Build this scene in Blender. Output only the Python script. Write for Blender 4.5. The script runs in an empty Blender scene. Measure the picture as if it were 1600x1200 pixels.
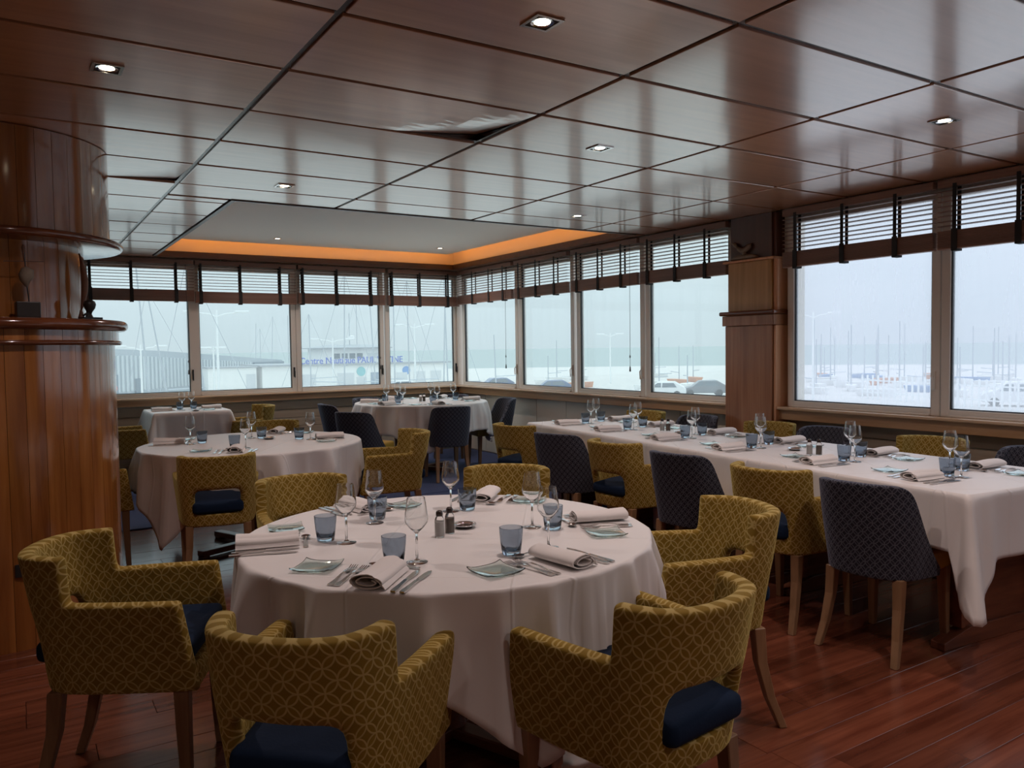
import bpy, bmesh, math, random
from mathutils import Matrix, Vector
R = random.Random(7)
PI = math.pi
sc = bpy.context.scene
COL = sc.collection

# ------------------------------------------------------------------ camera, sky, lamps, exposure
cam_d = bpy.data.cameras.new('camera')
cam = bpy.data.objects.new('camera', cam_d)
COL.objects.link(cam)
cam_d.sensor_width = 36.0
cam_d.lens = 1234.62 / 1600 * 36
cam_d.clip_start, cam_d.clip_end = 0.05, 9000
YAW, PITCH, ROLL = 0.563, -0.045, -0.014
_f = Vector((math.sin(YAW) * math.cos(PITCH), math.cos(YAW) * math.cos(PITCH), math.sin(PITCH)))
_r = Vector((math.cos(YAW), -math.sin(YAW), 0))
_u = _r.cross(_f)
_r2 = math.cos(ROLL) * _r + math.sin(ROLL) * _u
_u2 = -math.sin(ROLL) * _r + math.cos(ROLL) * _u
cam.matrix_world = Matrix(((_r2.x, _u2.x, -_f.x, 0), (_r2.y, _u2.y, -_f.y, 0), (_r2.z, _u2.z, -_f.z, 1.42), (0, 0, 0, 1)))
sc.camera = cam

sc.view_settings.view_transform = 'Standard'
sc.view_settings.look = 'None'
sc.view_settings.gamma = 1
sc.view_settings.use_curve_mapping = False
sc.view_settings.exposure = 0.0
SKY = 0.69          # overcast sky radiance at the horizon
LAMP = 36.0         # watts of each ceiling downlight
COVE = 9.0

world = bpy.data.worlds.new('overcast_sky')
sc.world = world
world.use_nodes = True
wn, wl = world.node_tree.nodes, world.node_tree.links
wn.clear()
tc = wn.new('ShaderNodeTexCoord')
sep = wn.new('ShaderNodeSeparateXYZ')
wl.new(tc.outputs['Generated'], sep.inputs[0])
cl = wn.new('ShaderNodeMath'); cl.operation = 'MAXIMUM'; cl.inputs[1].default_value = 0.0
wl.new(sep.outputs['Z'], cl.inputs[0])
cie = wn.new('ShaderNodeMath'); cie.operation = 'MULTIPLY_ADD'          # overcast: three times brighter overhead than at the horizon
cie.inputs[1].default_value = 2.0; cie.inputs[2].default_value = 1.0
wl.new(cl.outputs[0], cie.inputs[0])
cn = wn.new('ShaderNodeTexNoise'); cn.inputs['Scale'].default_value = 3.0; cn.inputs['Detail'].default_value = 3
mp = wn.new('ShaderNodeMapping'); mp.inputs['Scale'].default_value = (1, 1, 3.5)
wl.new(tc.outputs['Generated'], mp.inputs[0]); wl.new(mp.outputs[0], cn.inputs['Vector'])
cr = wn.new('ShaderNodeValToRGB')
cr.color_ramp.elements[0].position, cr.color_ramp.elements[1].position = 0.3, 0.7
cr.color_ramp.elements[0].color = (0.85, 1.0, 1.14, 1)
cr.color_ramp.elements[1].color = (0.94, 1.07, 1.21, 1)
wl.new(cn.outputs['Fac'], cr.inputs[0])
mulc = wn.new('ShaderNodeVectorMath'); mulc.operation = 'SCALE'
wl.new(cr.outputs[0], mulc.inputs[0]); wl.new(cie.outputs[0], mulc.inputs['Scale'])
bg = wn.new('ShaderNodeBackground'); bg.inputs['Strength'].default_value = SKY
wl.new(mulc.outputs[0], bg.inputs['Color'])
wo = wn.new('ShaderNodeOutputWorld'); wl.new(bg.outputs[0], wo.inputs['Surface'])
sc.cycles.max_bounces = 14
sc.cycles.transparent_max_bounces = 24
sc.cycles.transmission_bounces = 12
sc.cycles.caustics_reflective = False

# ------------------------------------------------------------------ mesh helpers
class MB:
    def __init__(s):
        s.v, s.f, s.uv = [], [], {}
    def add(s, vs, fs):
        b = len(s.v)
        s.v += [tuple(p) for p in vs]
        s.f += [tuple(i + b for i in f) for f in fs]
        return s
    def box(s, x0, x1, y0, y1, z0, z1, M=None):
        vs = [(x, y, z) for z in (z0, z1) for y in (y0, y1) for x in (x0, x1)]
        if M: vs = [M @ Vector(p) for p in vs]
        return s.add(vs, [(0, 2, 3, 1), (4, 5, 7, 6), (0, 1, 5, 4), (2, 6, 7, 3), (0, 4, 6, 2), (1, 3, 7, 5)])
    def prism(s, pts, h, axis=2, o=0.0):
        """polygon pts (2D) extruded from o to o+h along axis"""
        n = len(pts)
        def P(a, b, c):
            return (a, b, c) if axis == 2 else ((a, c, b) if axis == 1 else (c, a, b))
        vs = [P(a, b, o) for a, b in pts] + [P(a, b, o + h) for a, b in pts]
        return s.add(vs, [tuple(range(n - 1, -1, -1)), tuple(range(n, 2 * n))] + [(i, (i + 1) % n, n + (i + 1) % n, n + i) for i in range(n)])
    def lathe(s, prof, n=24, a0=0.0, a1=2 * PI, cx=0, cy=0, close=False):
        full = abs(a1 - a0 - 2 * PI) < 1e-6
        m = n if full else n + 1
        vs = []
        for r, z in prof:
            for k in range(m):
                a = a0 + (a1 - a0) * k / n
                vs.append((cx + r * math.cos(a), cy + r * math.sin(a), z))
        fs = []
        L = len(prof)
        for i in range(L if close else L - 1):
            j = (i + 1) % L
            for k in range(n):
                k2 = (k + 1) % m
                fs.append((i * m + k, i * m + k2, j * m + k2, j * m + k))
        if close and not full:
            fs.append(tuple(i * m for i in range(L))); fs.append(tuple(i * m + n for i in range(L - 1, -1, -1)))
        return s.add(vs, fs)
    def tube(s, pts, r, n=8):
        pts = [Vector(p) for p in pts]
        rs = r if isinstance(r, (list, tuple)) else [r] * len(pts)
        vs = []
        for i, p in enumerate(pts):
            t = (pts[min(i + 1, len(pts) - 1)] - pts[max(i - 1, 0)]).normalized()
            up = Vector((0, 0, 1)) if abs(t.z) < 0.9 else Vector((1, 0, 0))
            a = t.cross(up).normalized(); b = a.cross(t)
            for k in range(n):
                q = 2 * PI * k / n
                vs.append(p + rs[i] * (math.cos(q) * a + math.sin(q) * b))
        fs = [(i * n + k, i * n + (k + 1) % n, (i + 1) * n + (k + 1) % n, (i + 1) * n + k) for i in range(len(pts) - 1) for k in range(n)]
        fs += [tuple(range(n - 1, -1, -1)), tuple((len(pts) - 1) * n + k for k in range(n))]
        return s.add(vs, fs)
    def strip(s, path, t):
        """flat bar along y: path of (x, y, z, halfwidth)"""
        vs = []
        for x, y, z, w in path:
            vs += [(x - w, y, z), (x + w, y, z), (x + w, y, z + t), (x - w, y, z + t)]
        fs = []
        for i in range(len(path) - 1):
            a, b = 4 * i, 4 * i + 4
            fs += [(a + k, a + (k + 1) % 4, b + (k + 1) % 4, b + k) for k in range(4)]
        e = 4 * (len(path) - 1)
        fs += [(3, 2, 1, 0), (e, e + 1, e + 2, e + 3)]
        return s.add(vs, fs)
    def mesh(s, name, smooth=False, bevel=0, seg=2, recalc=True, sharp=None):
        me = bpy.data.meshes.new(name)
        me.from_pydata(s.v, [], s.f)
        if bevel or recalc or sharp is not None:
            bm = bmesh.new(); bm.from_mesh(me)
            if recalc: bmesh.ops.recalc_face_normals(bm, faces=bm.faces)
            if bevel:
                bmesh.ops.bevel(bm, geom=[e for e in bm.edges if len(e.link_faces) == 2 and e.calc_face_angle(0) > 0.6], offset=bevel, segments=seg, affect='EDGES', profile=0.5)
            if smooth or sharp is not None:
                for f in bm.faces: f.smooth = True
                if sharp is not None:
                    for e in bm.edges:
                        if len(e.link_faces) == 2 and e.calc_face_angle(0) > sharp: e.smooth = False
            bm.to_mesh(me); bm.free()
        return me

def obj(name, me, m=None, parent=None, loc=None, **kw):
    if isinstance(me, MB): me = me.mesh(name, **kw)
    if m is not None and len(me.materials) == 0: me.materials.append(m)
    o = bpy.data.objects.new(name, me)
    COL.objects.link(o)
    if parent is not None: o.parent = parent
    if loc is not None: o.location = loc
    return o
def tag(o, label, cat, group=None, kind=None):
    o['label'] = label; o['category'] = cat
    if group: o['group'] = group
    if kind: o['kind'] = kind
    return o
def thing(name, label, cat, loc=(0, 0, 0), rz=0.0, group=None):
    o = bpy.data.objects.new(name, None)
    o.empty_display_size = 0.1
    COL.objects.link(o); o.location = loc; o.rotation_euler = (0, 0, rz)
    return tag(o, label, cat, group)
def struct(name, me, m, parent=None, **kw):
    o = obj(name, me, m, parent, **kw)
    if parent is None: o['kind'] = 'structure'
    return o
def struct_root(name):
    o = bpy.data.objects.new(name, None); COL.objects.link(o); o['kind'] = 'structure'
    return o
def copy_tree(o, parent=None):
    c = o.copy(); COL.objects.link(c)
    if parent is not None: c.parent = parent
    for ch in list(o.children): copy_tree(ch, c)
    return c
def bake(me, mods):
    """apply modifiers once so that every copy shares plain mesh data"""
    t = bpy.data.objects.new('t', me); COL.objects.link(t)
    for kind, kw in mods:
        md = t.modifiers.new(kind, kind)
        for k, v in kw.items(): setattr(md, k, v)
    dg = bpy.context.evaluated_depsgraph_get()
    out = bpy.data.meshes.new_from_object(t.evaluated_get(dg), depsgraph=dg)
    bpy.data.objects.remove(t)
    return out

# ------------------------------------------------------------------ materials
def mat(name, base, rough=0.5, metal=0.0, **kw):
    m = bpy.data.materials.new(name); m.use_nodes = True
    b = m.node_tree.nodes['Principled BSDF']
    b.inputs['Base Color'].default_value = (*base, 1)
    b.inputs['Roughness'].default_value = rough
    b.inputs['Metallic'].default_value = metal
    for k, v in kw.items():
        b.inputs[k.replace('_', ' ')].default_value = v
    return m
def N(m, kind, **kw):
    n = m.node_tree.nodes.new(kind)
    for k, v in kw.items(): setattr(n, k, v)
    return n
def L(m, a, b): m.node_tree.links.new(a, b)
def wood(name, dark, light, scale=(1.2, 22, 22), rough=0.3, vary=0.25, bump=0.02, coat=0.0, rvar=0.0):
    m = mat(name, light, rough)
    b = m.node_tree.nodes['Principled BSDF']
    t = N(m, 'ShaderNodeTexCoord'); oi = N(m, 'ShaderNodeObjectInfo')
    off = N(m, 'ShaderNodeVectorMath', operation='SCALE'); off.inputs[0].default_value = (13.1, 7.7, 5.3)
    L(m, oi.outputs['Random'], off.inputs['Scale'])
    ad = N(m, 'ShaderNodeVectorMath', operation='ADD')
    L(m, t.outputs['Object'], ad.inputs[0]); L(m, off.outputs[0], ad.inputs[1])
    mp = N(m, 'ShaderNodeMapping'); mp.inputs['Scale'].default_value = scale
    L(m, ad.outputs[0], mp.inputs[0])
    n = N(m, 'ShaderNodeTexNoise'); n.inputs['Scale'].default_value = 1.0; n.inputs['Detail'].default_value = 6; n.inputs['Roughness'].default_value = 0.6
    n.inputs['Distortion'].default_value = 0.35
    L(m, mp.outputs[0], n.inputs['Vector'])
    r = N(m, 'ShaderNodeValToRGB')
    r.color_ramp.elements[0].position, r.color_ramp.elements[1].position = 0.32, 0.68
    r.color_ramp.elements[0].color = (*dark, 1); r.color_ramp.elements[1].color = (*light, 1)
    L(m, n.outputs['Fac'], r.inputs[0])
    hv = N(m, 'ShaderNodeMath', operation='MULTIPLY_ADD'); hv.inputs[1].default_value = 2 * vary; hv.inputs[2].default_value = 1 - vary
    L(m, oi.outputs['Random'], hv.inputs[0])
    sv = N(m, 'ShaderNodeVectorMath', operation='SCALE')
    L(m, r.outputs[0], sv.inputs[0]); L(m, hv.outputs[0], sv.inputs['Scale'])
    L(m, sv.outputs[0], b.inputs['Base Color'])
    if rvar:
        rr = N(m, 'ShaderNodeMath', operation='MULTIPLY_ADD'); rr.inputs[1].default_value = rvar; rr.inputs[2].default_value = rough - rvar / 2
        L(m, n.outputs['Fac'], rr.inputs[0]); L(m, rr.outputs[0], b.inputs['Roughness'])
    if bump:
        bp = N(m, 'ShaderNodeBump'); bp.inputs['Strength'].default_value = 0.25; bp.inputs['Distance'].default_value = bump * 0.05
        L(m, n.outputs['Fac'], bp.inputs['Height']); L(m, bp.outputs[0], b.inputs['Normal'])
    b.inputs['Coat Weight'].default_value = coat; b.inputs['Coat Roughness'].default_value = 0.12
    return m
def velvet(name, ground, petal, line, sheen, d=0.056):
    """interlaced circles woven into the fabric, from the UV map in metres"""
    m = mat(name, ground, 0.75)
    b = m.node_tree.nodes['Principled BSDF']
    uv = N(m, 'ShaderNodeUVMap')
    mp = N(m, 'ShaderNodeMapping'); mp.inputs['Scale'].default_value = (1 / d, 1 / d, 1); mp.inputs['Rotation'].default_value = (0, 0, PI / 4)
    L(m, uv.outputs[0], mp.inputs[0])
    fr = N(m, 'ShaderNodeVectorMath', operation='FRACTION'); L(m, mp.outputs[0], fr.inputs[0])
    mins = None; cnt = None
    for c in ((0, 0, 0), (1, 0, 0), (0, 1, 0), (1, 1, 0)):
        ds = N(m, 'ShaderNodeVectorMath', operation='DISTANCE'); ds.inputs[1].default_value = c
        L(m, fr.outputs[0], ds.inputs[0])
        sb = N(m, 'ShaderNodeMath', operation='SUBTRACT'); sb.inputs[1].default_value = 0.7071
        L(m, ds.outputs['Value'], sb.inputs[0])
        ab = N(m, 'ShaderNodeMath', operation='ABSOLUTE'); L(m, sb.outputs[0], ab.inputs[0])
        lt = N(m, 'ShaderNodeMath', operation='LESS_THAN'); lt.inputs[1].default_value = 0.0; L(m, sb.outputs[0], lt.inputs[0])
        if mins is None: mins, cnt = ab.outputs[0], lt.outputs[0]
        else:
            mn = N(m, 'ShaderNodeMath', operation='MINIMUM'); L(m, mins, mn.inputs[0]); L(m, ab.outputs[0], mn.inputs[1]); mins = mn.outputs[0]
            a = N(m, 'ShaderNodeMath', operation='ADD'); L(m, cnt, a.inputs[0]); L(m, lt.outputs[0], a.inputs[1]); cnt = a.outputs[0]
    ln = N(m, 'ShaderNodeMapRange'); ln.inputs['From Min'].default_value = 0.030; ln.inputs['From Max'].default_value = 0.070
    ln.inputs['To Min'].default_value = 1; ln.inputs['To Max'].default_value = 0
    L(m, mins, ln.inputs['Value'])
    pt = N(m, 'ShaderNodeMath', operation='GREATER_THAN'); pt.inputs[1].default_value = 1.5; L(m, cnt, pt.inputs[0])
    m1 = N(m, 'ShaderNodeMix', data_type='RGBA'); m1.inputs['A'].default_value = (*ground, 1); m1.inputs['B'].default_value = (*petal, 1)
    L(m, pt.outputs[0], m1.inputs['Factor'])
    m2 = N(m, 'ShaderNodeMix', data_type='RGBA'); m2.inputs['B'].default_value = (*line, 1)
    L(m, m1.outputs['Result'], m2.inputs['A']); L(m, ln.outputs[0], m2.inputs['Factor'])
    L(m, m2.outputs['Result'], b.inputs['Base Color'])
    b.inputs['Sheen Weight'].default_value = 0.55; b.inputs['Sheen Roughness'].default_value = 0.35
    b.inputs['Sheen Tint'].default_value = (*sheen, 1); b.inputs['Specular IOR Level'].default_value = 0.15
    bp = N(m, 'ShaderNodeBump'); bp.inputs['Strength'].default_value = 0.35; bp.inputs['Distance'].default_value = 0.002
    L(m, ln.outputs[0], bp.inputs['Height']); L(m, bp.outputs[0], b.inputs['Normal'])
    return m
def pane_mat(name, tint, haze):
    """salt-hazed window glass: clear glass, a milky film that scatters daylight and stands in for hazy air, a mirror reflection"""
    m = bpy.data.materials.new(name); m.use_nodes = True
    nt = m.node_tree; nt.nodes.clear()
    out = N(m, 'ShaderNodeOutputMaterial')
    tr = N(m, 'ShaderNodeBsdfTransparent'); tr.inputs['Color'].default_value = (*tint, 1)
    tl = N(m, 'ShaderNodeBsdfTranslucent'); tl.inputs['Color'].default_value = (0.86, 0.88, 0.9, 1)
    t = N(m, 'ShaderNodeTexCoord'); mp = N(m, 'ShaderNodeMapping'); mp.inputs['Scale'].default_value = (5, 5, 0.7)
    L(m, t.outputs['Object'], mp.inputs[0])
    n = N(m, 'ShaderNodeTexNoise'); n.inputs['Scale'].default_value = 1.6; n.inputs['Detail'].default_value = 4
    L(m, mp.outputs[0], n.inputs['Vector'])
    mr = N(m, 'ShaderNodeMapRange'); mr.inputs['From Min'].default_value = 0.3; mr.inputs['From Max'].default_value = 0.7
    mr.inputs['To Min'].default_value = haze * 0.93; mr.inputs['To Max'].default_value = haze * 1.07
    L(m, n.outputs['Fac'], mr.inputs['Value'])
    a = N(m, 'ShaderNodeMixShader'); L(m, mr.outputs[0], a.inputs[0]); L(m, tr.outputs[0], a.inputs[1]); L(m, tl.outputs[0], a.inputs[2])
    gl = N(m, 'ShaderNodeBsdfGlossy'); gl.inputs['Roughness'].default_value = 0.02
    fr = N(m, 'ShaderNodeFresnel'); fr.inputs['IOR'].default_value = 1.5
    ge = N(m, 'ShaderNodeNewGeometry')          # the mirror reflection belongs to the outer faces of the sheet only
    nb = N(m, 'ShaderNodeMath', operation='SUBTRACT'); nb.inputs[0].default_value = 1.0; L(m, ge.outputs['Backfacing'], nb.inputs[1])
    fm = N(m, 'ShaderNodeMath', operation='MULTIPLY'); L(m, fr.outputs[0], fm.inputs[0]); L(m, nb.outputs[0], fm.inputs[1])
    b = N(m, 'ShaderNodeMixShader'); L(m, fm.outputs[0], b.inputs[0]); L(m, a.outputs[0], b.inputs[1]); L(m, gl.outputs[0], b.inputs[2])
    L(m, b.outputs[0], out.inputs['Surface'])
    return m
def glass(name, color, rough=0.0, ior=1.5, bump=0):
    m = bpy.data.materials.new(name); m.use_nodes = True
    m.node_tree.nodes.clear()
    out = N(m, 'ShaderNodeOutputMaterial'); g = N(m, 'ShaderNodeBsdfGlass')
    g.inputs['Color'].default_value = (*color, 1); g.inputs['Roughness'].default_value = rough; g.inputs['IOR'].default_value = ior
    if bump:
        t = N(m, 'ShaderNodeTexCoord'); n = N(m, 'ShaderNodeTexNoise'); n.inputs['Scale'].default_value = 55; n.inputs['Detail'].default_value = 1
        L(m, t.outputs['Object'], n.inputs['Vector'])
        bp = N(m, 'ShaderNodeBump'); bp.inputs['Strength'].default_value = 0.5; bp.inputs['Distance'].default_value = bump
        L(m, n.outputs['Fac'], bp.inputs['Height']); L(m, bp.outputs[0], g.inputs['Normal'])
    L(m, g.outputs[0], out.inputs['Surface'])
    return m
def emit(name, color, s):
    m = bpy.data.materials.new(name); m.use_nodes = True
    b = m.node_tree.nodes['Principled BSDF']
    b.inputs['Base Color'].default_value = (0.6, 0.6, 0.6, 1)
    b.inputs['Emission Color'].default_value = (*color, 1); b.inputs['Emission Strength'].default_value = s
    return m
def grain(m, scale, amount, dist):
    """fine relief and tone of cloth, carpet, plaster"""
    b = m.node_tree.nodes['Principled BSDF']
    t = N(m, 'ShaderNodeTexCoord'); n = N(m, 'ShaderNodeTexNoise'); n.inputs['Scale'].default_value = scale; n.inputs['Detail'].default_value = 4
    L(m, t.outputs['Object'], n.inputs['Vector'])
    bp = N(m, 'ShaderNodeBump'); bp.inputs['Strength'].default_value = amount; bp.inputs['Distance'].default_value = dist
    L(m, n.outputs['Fac'], bp.inputs['Height']); L(m, bp.outputs[0], b.inputs['Normal'])
    return m

M_ceil = wood('ceiling_veneer', (0.42, 0.19, 0.095), (0.56, 0.27, 0.145), (1.0, 16, 16), 0.13, 0.13, 0, 0, 0.08)
M_ceil.node_tree.nodes['Principled BSDF'].inputs['Specular IOR Level'].default_value = 0.9     # lacquered veneer
M_ceil.node_tree.nodes['Principled BSDF'].inputs['IOR'].default_value = 2.0
M_ceil.node_tree.nodes['Principled BSDF'].inputs['Coat IOR'].default_value = 1.8
M_ceil.node_tree.nodes['Principled BSDF'].inputs['Specular Tint'].default_value = (1.0, 0.90, 0.82, 1)      # amber varnish
M_ceil.node_tree.nodes['Principled BSDF'].inputs['Coat Weight'].default_value = 1.0
M_ceil.node_tree.nodes['Principled BSDF'].inputs['Coat Roughness'].default_value = 0.32
M_grid = mat('ceiling_grid_metal', (0.12, 0.12, 0.125), 0.25, 0.9)
M_void = mat('ceiling_void', (0.012, 0.011, 0.012), 0.8)
M_floor = wood('floor_wood', (0.10, 0.026, 0.014), (0.20, 0.062, 0.032), (1.3, 20, 20), 0.19, 0.2, 0.012, 0, 0.1)
M_floorb = mat('floor_base', (0.05, 0.018, 0.012), 0.5)
M_carpet = grain(mat('blue_carpet', (0.055, 0.075, 0.17), 0.95), 260, 0.7, 0.004)
M_col = wood('column_varnished_wood', (0.23, 0.072, 0.017), (0.43, 0.165, 0.04), (16, 16, 1.0), 0.14, 0.13, 0.0, 0.8)
M_colring = wood('column_moulding_wood', (0.11, 0.032, 0.013), (0.19, 0.06, 0.024), (4, 4, 10), 0.14, 0.1, 0.0, 0.35)
M_pil = wood('pillar_wood', (0.24, 0.105, 0.055), (0.40, 0.19, 0.10), (18, 18, 1.0), 0.24, 0.1, 0.0)
M_pil_red = wood('pillar_red_wood', (0.075, 0.026, 0.016), (0.12, 0.044, 0.026), (18, 18, 1.0), 0.3, 0.1, 0.0)
M_pil_gold = wood('pillar_golden_wood', (0.36, 0.19, 0.065), (0.52, 0.29, 0.11), (18, 18, 1.0), 0.26, 0.1, 0.0)
M_pil_lit = wood('pillar_lit_wood', (0.60, 0.30, 0.16), (0.78, 0.43, 0.25), (18, 18, 1.0), 0.24, 0.05, 0.0)  # lighter orange, with window light on the side faces put into the colour
M_sill = wood('sill_wood', (0.55, 0.38, 0.25), (0.70, 0.51, 0.35), (18, 1.0, 18), 0.2, 0.05, 0.0)
M_sillx = wood('sill_wood_back', (0.50, 0.33, 0.20), (0.64, 0.45, 0.29), (1.0, 18, 18), 0.2, 0.05, 0.0)
M_apron = wood('apron_wood', (0.36, 0.20, 0.10), (0.50, 0.30, 0.155), (1.2, 1.2, 22), 0.35, 0.05, 0.0)
M_board = wood('wall_board', (0.36, 0.285, 0.21), (0.46, 0.38, 0.29), (1.2, 1.2, 14), 0.55, 0.05, 0.0)
M_cream = mat('cream_wall', (0.78, 0.73, 0.63), 0.6)
M_white = mat('white_paint', (0.72, 0.68, 0.62), 0.6)
M_darkwall = mat('rear_wall_paint', (0.60, 0.52, 0.44), 0.7)
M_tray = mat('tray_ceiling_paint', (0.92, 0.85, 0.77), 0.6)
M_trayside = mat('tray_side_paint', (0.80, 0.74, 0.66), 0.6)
M_lip = wood('tray_lip_wood', (0.05, 0.03, 0.02), (0.09, 0.05, 0.035), (1, 18, 18), 0.35, 0.05, 0.0)
M_alu = mat('window_aluminium', (0.76, 0.71, 0.645), 0.42, 0.1)
M_gasket = mat('window_gasket', (0.03, 0.03, 0.032), 0.6)
M_pane_a = pane_mat('window_glass_cool', (0.95, 0.99, 0.955), 0.14)
M_pane_b = pane_mat('window_glass_salted', (0.975, 0.975, 1.0), 0.27)
M_slat = wood('blind_slat_wood', (0.21, 0.115, 0.085), (0.31, 0.175, 0.13), (1.5, 1.5, 30), 0.45, 0.05, 0.0)
M_tape = mat('blind_tape', (0.02, 0.018, 0.018), 0.8)
M_cloth = mat('tablecloth_damask', (0.82, 0.79, 0.775), 0.46, Sheen_Weight=0.1)
def creases(m, step=0.46, w=0.007, h=0.0035):
    """ironed-in fold lines and faint wrinkles in the laundered cloth"""
    b = m.node_tree.nodes['Principled BSDF']
    t = N(m, 'ShaderNodeTexCoord'); mp = N(m, 'ShaderNodeMapping'); mp.inputs['Rotation'].default_value = (0, 0, 0.62); mp.inputs['Location'].default_value = (0.13, 0.05, 0)
    L(m, t.outputs['Object'], mp.inputs[0])
    sp = N(m, 'ShaderNodeSeparateXYZ'); L(m, mp.outputs[0], sp.inputs[0])
    acc = None
    for ax in ('X', 'Y'):
        pp = N(m, 'ShaderNodeMath', operation='PINGPONG'); pp.inputs[1].default_value = step / 2; L(m, sp.outputs[ax], pp.inputs[0])
        mr = N(m, 'ShaderNodeMapRange', interpolation_type='SMOOTHSTEP'); mr.inputs['From Min'].default_value = 0.0; mr.inputs['From Max'].default_value = w; mr.inputs['To Min'].default_value = 1; mr.inputs['To Max'].default_value = 0
        L(m, pp.outputs[0], mr.inputs['Value'])
        if acc is None: acc = mr.outputs[0]
        else:
            a = N(m, 'ShaderNodeMath', operation='MAXIMUM'); L(m, acc, a.inputs[0]); L(m, mr.outputs[0], a.inputs[1]); acc = a.outputs[0]
    mp2 = N(m, 'ShaderNodeMapping'); mp2.inputs['Rotation'].default_value = (0, 0, 0.62); mp2.inputs['Scale'].default_value = (2.2, 9, 3); L(m, t.outputs['Object'], mp2.inputs[0])
    n = N(m, 'ShaderNodeTexNoise'); n.inputs['Scale'].default_value = 1.6; n.inputs['Detail'].default_value = 3; L(m, mp2.outputs[0], n.inputs['Vector'])
    ad = N(m, 'ShaderNodeMath', operation='MULTIPLY_ADD'); ad.inputs[1].default_value = 1.3; L(m, n.outputs['Fac'], ad.inputs[0]); L(m, acc, ad.inputs[2])
    bp = N(m, 'ShaderNodeBump'); bp.inputs['Strength'].default_value = 0.6; bp.inputs['Distance'].default_value = h
    L(m, ad.outputs[0], bp.inputs['Height']); L(m, bp.outputs[0], b.inputs['Normal'])
creases(M_cloth)
M_napkin = grain(mat('napkin_cotton', (0.80, 0.76, 0.74), 0.8), 300, 0.3, 0.001)
M_gold = velvet('gold_velvet', (0.235, 0.142, 0.020), (0.262, 0.160, 0.023), (0.47, 0.345, 0.125), (0.85, 0.74, 0.26), 0.042)
M_navyv = velvet('navy_velvet', (0.020, 0.021, 0.032), (0.030, 0.031, 0.046), (0.115, 0.118, 0.145), (0.45, 0.48, 0.62), 0.033)
M_cushion = grain(mat('navy_seat_fabric', (0.005, 0.015, 0.040), 0.85, Specular_IOR_Level=0.2), 120, 0.2, 0.003)
M_ochre = grain(mat('ochre_leather', (0.50, 0.31, 0.035), 0.42), 200, 0.15, 0.001)
M_leg = wood('chair_leg_wood', (0.20, 0.105, 0.05), (0.31, 0.175, 0.09), (20, 20, 2), 0.4, 0.1, 0.0)
M_tbl = wood('table_red_wood', (0.12, 0.035, 0.018), (0.23, 0.08, 0.04), (2, 20, 20), 0.3, 0.1, 0.0)
M_steel = mat('cutlery_steel', (0.62, 0.59, 0.57), 0.16, 1.0)
M_chrome = mat('chrome', (0.8, 0.8, 0.8), 0.08, 1.0)
M_wine = glass('wine_glass_crystal', (0.985, 0.99, 0.99), 0, 1.45)
M_tumb = glass('tumbler_smoke_blue_glass', (0.73, 0.775, 0.82), 0, 1.45, 0.003)
M_plate = glass('plate_green_glass', (0.93, 0.985, 0.975), 0.02, 1.45)
M_salt = mat('salt_grains', (0.75, 0.73, 0.7), 0.8)
M_pepper = mat('pepper_grains', (0.20, 0.16, 0.13), 0.8)
M_dark = mat('dark_dish_glaze', (0.035, 0.022, 0.018), 0.25)
M_black = mat('black_patina', (0.018, 0.015, 0.014), 0.45)
M_stone = grain(mat('weathered_shell', (0.24, 0.19, 0.145), 0.8), 30, 0.6, 0.01)
M_rust = wood('rust_brown_driftwood', (0.10, 0.045, 0.025), (0.2, 0.09, 0.05), (10, 10, 10), 0.6, 0.1, 0.02)
M_lampw = emit('lamp_glow', (1.0, 0.84, 0.58), 14.0)
M_led = emit('amber_led', (1.0, 0.34, 0.03), COVE)
M_cord = mat('blind_cord', (0.05, 0.04, 0.04), 0.7)
M_plastic = mat('dark_plastic', (0.02, 0.018, 0.018), 0.5)

# ------------------------------------------------------------------ room dimensions
XR, YB, ZC = 5.40, 9.95, 2.515          # glass plane of the two window walls, ceiling height
XL, YF = -2.6, -3.2
GX0, GY0, PX, PY = 0.94, 2.504, 1.2, 0.598   # ceiling grid
CX0, CX1, CY0, CY1 = 1.39, 5.17, 5.93, 9.67  # raised tray opening
FZ = 0.012                              # step up of the carpeted end
STEP_Y = 6.95

# floor, planks, carpet
floor = struct('floor', MB().box(XL, XR + 0.2, YF, YB + 0.2, -0.2, -0.022), M_floorb)
pw = 0.14
row = 0
y = 0.55
while y < STEP_Y:
    x = -1.6 - R.random() * 1.2
    while x < XR:
        ln = 1.9 + R.random() * 0.6
        x0, x1 = max(x, -1.6), min(x + ln, XR)
        if x1 - x0 > 0.05 and not (x0 > 2.6 and y > 4.9):
            yy1 = min(y + pw, STEP_Y)
            w = MB().box(x0 + 0.0008 - x0, x1 - x0 - 0.0008, 0.0006, yy1 - y - 0.0006, -0.022, R.uniform(-0.0006, 0))
            obj('plank', w, M_floor, floor, (x0, y, 0), bevel=0.0012, seg=1)
        x += ln
    y += pw
struct('floor_front', MB().box(XL, XR + 0.2, YF, 0.55, -0.03, 0.0), M_floor)
carpet = tag(obj('carpet', MB().box(XL, XR + 0.03, STEP_Y, YB, -0.02, FZ).box(2.62, XR + 0.03, 4.92, STEP_Y, -0.02, 0.008), M_carpet), 'blue carpet covering the floor towards the window corner', 'carpet')
carpet['kind'] = 'structure'

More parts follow.
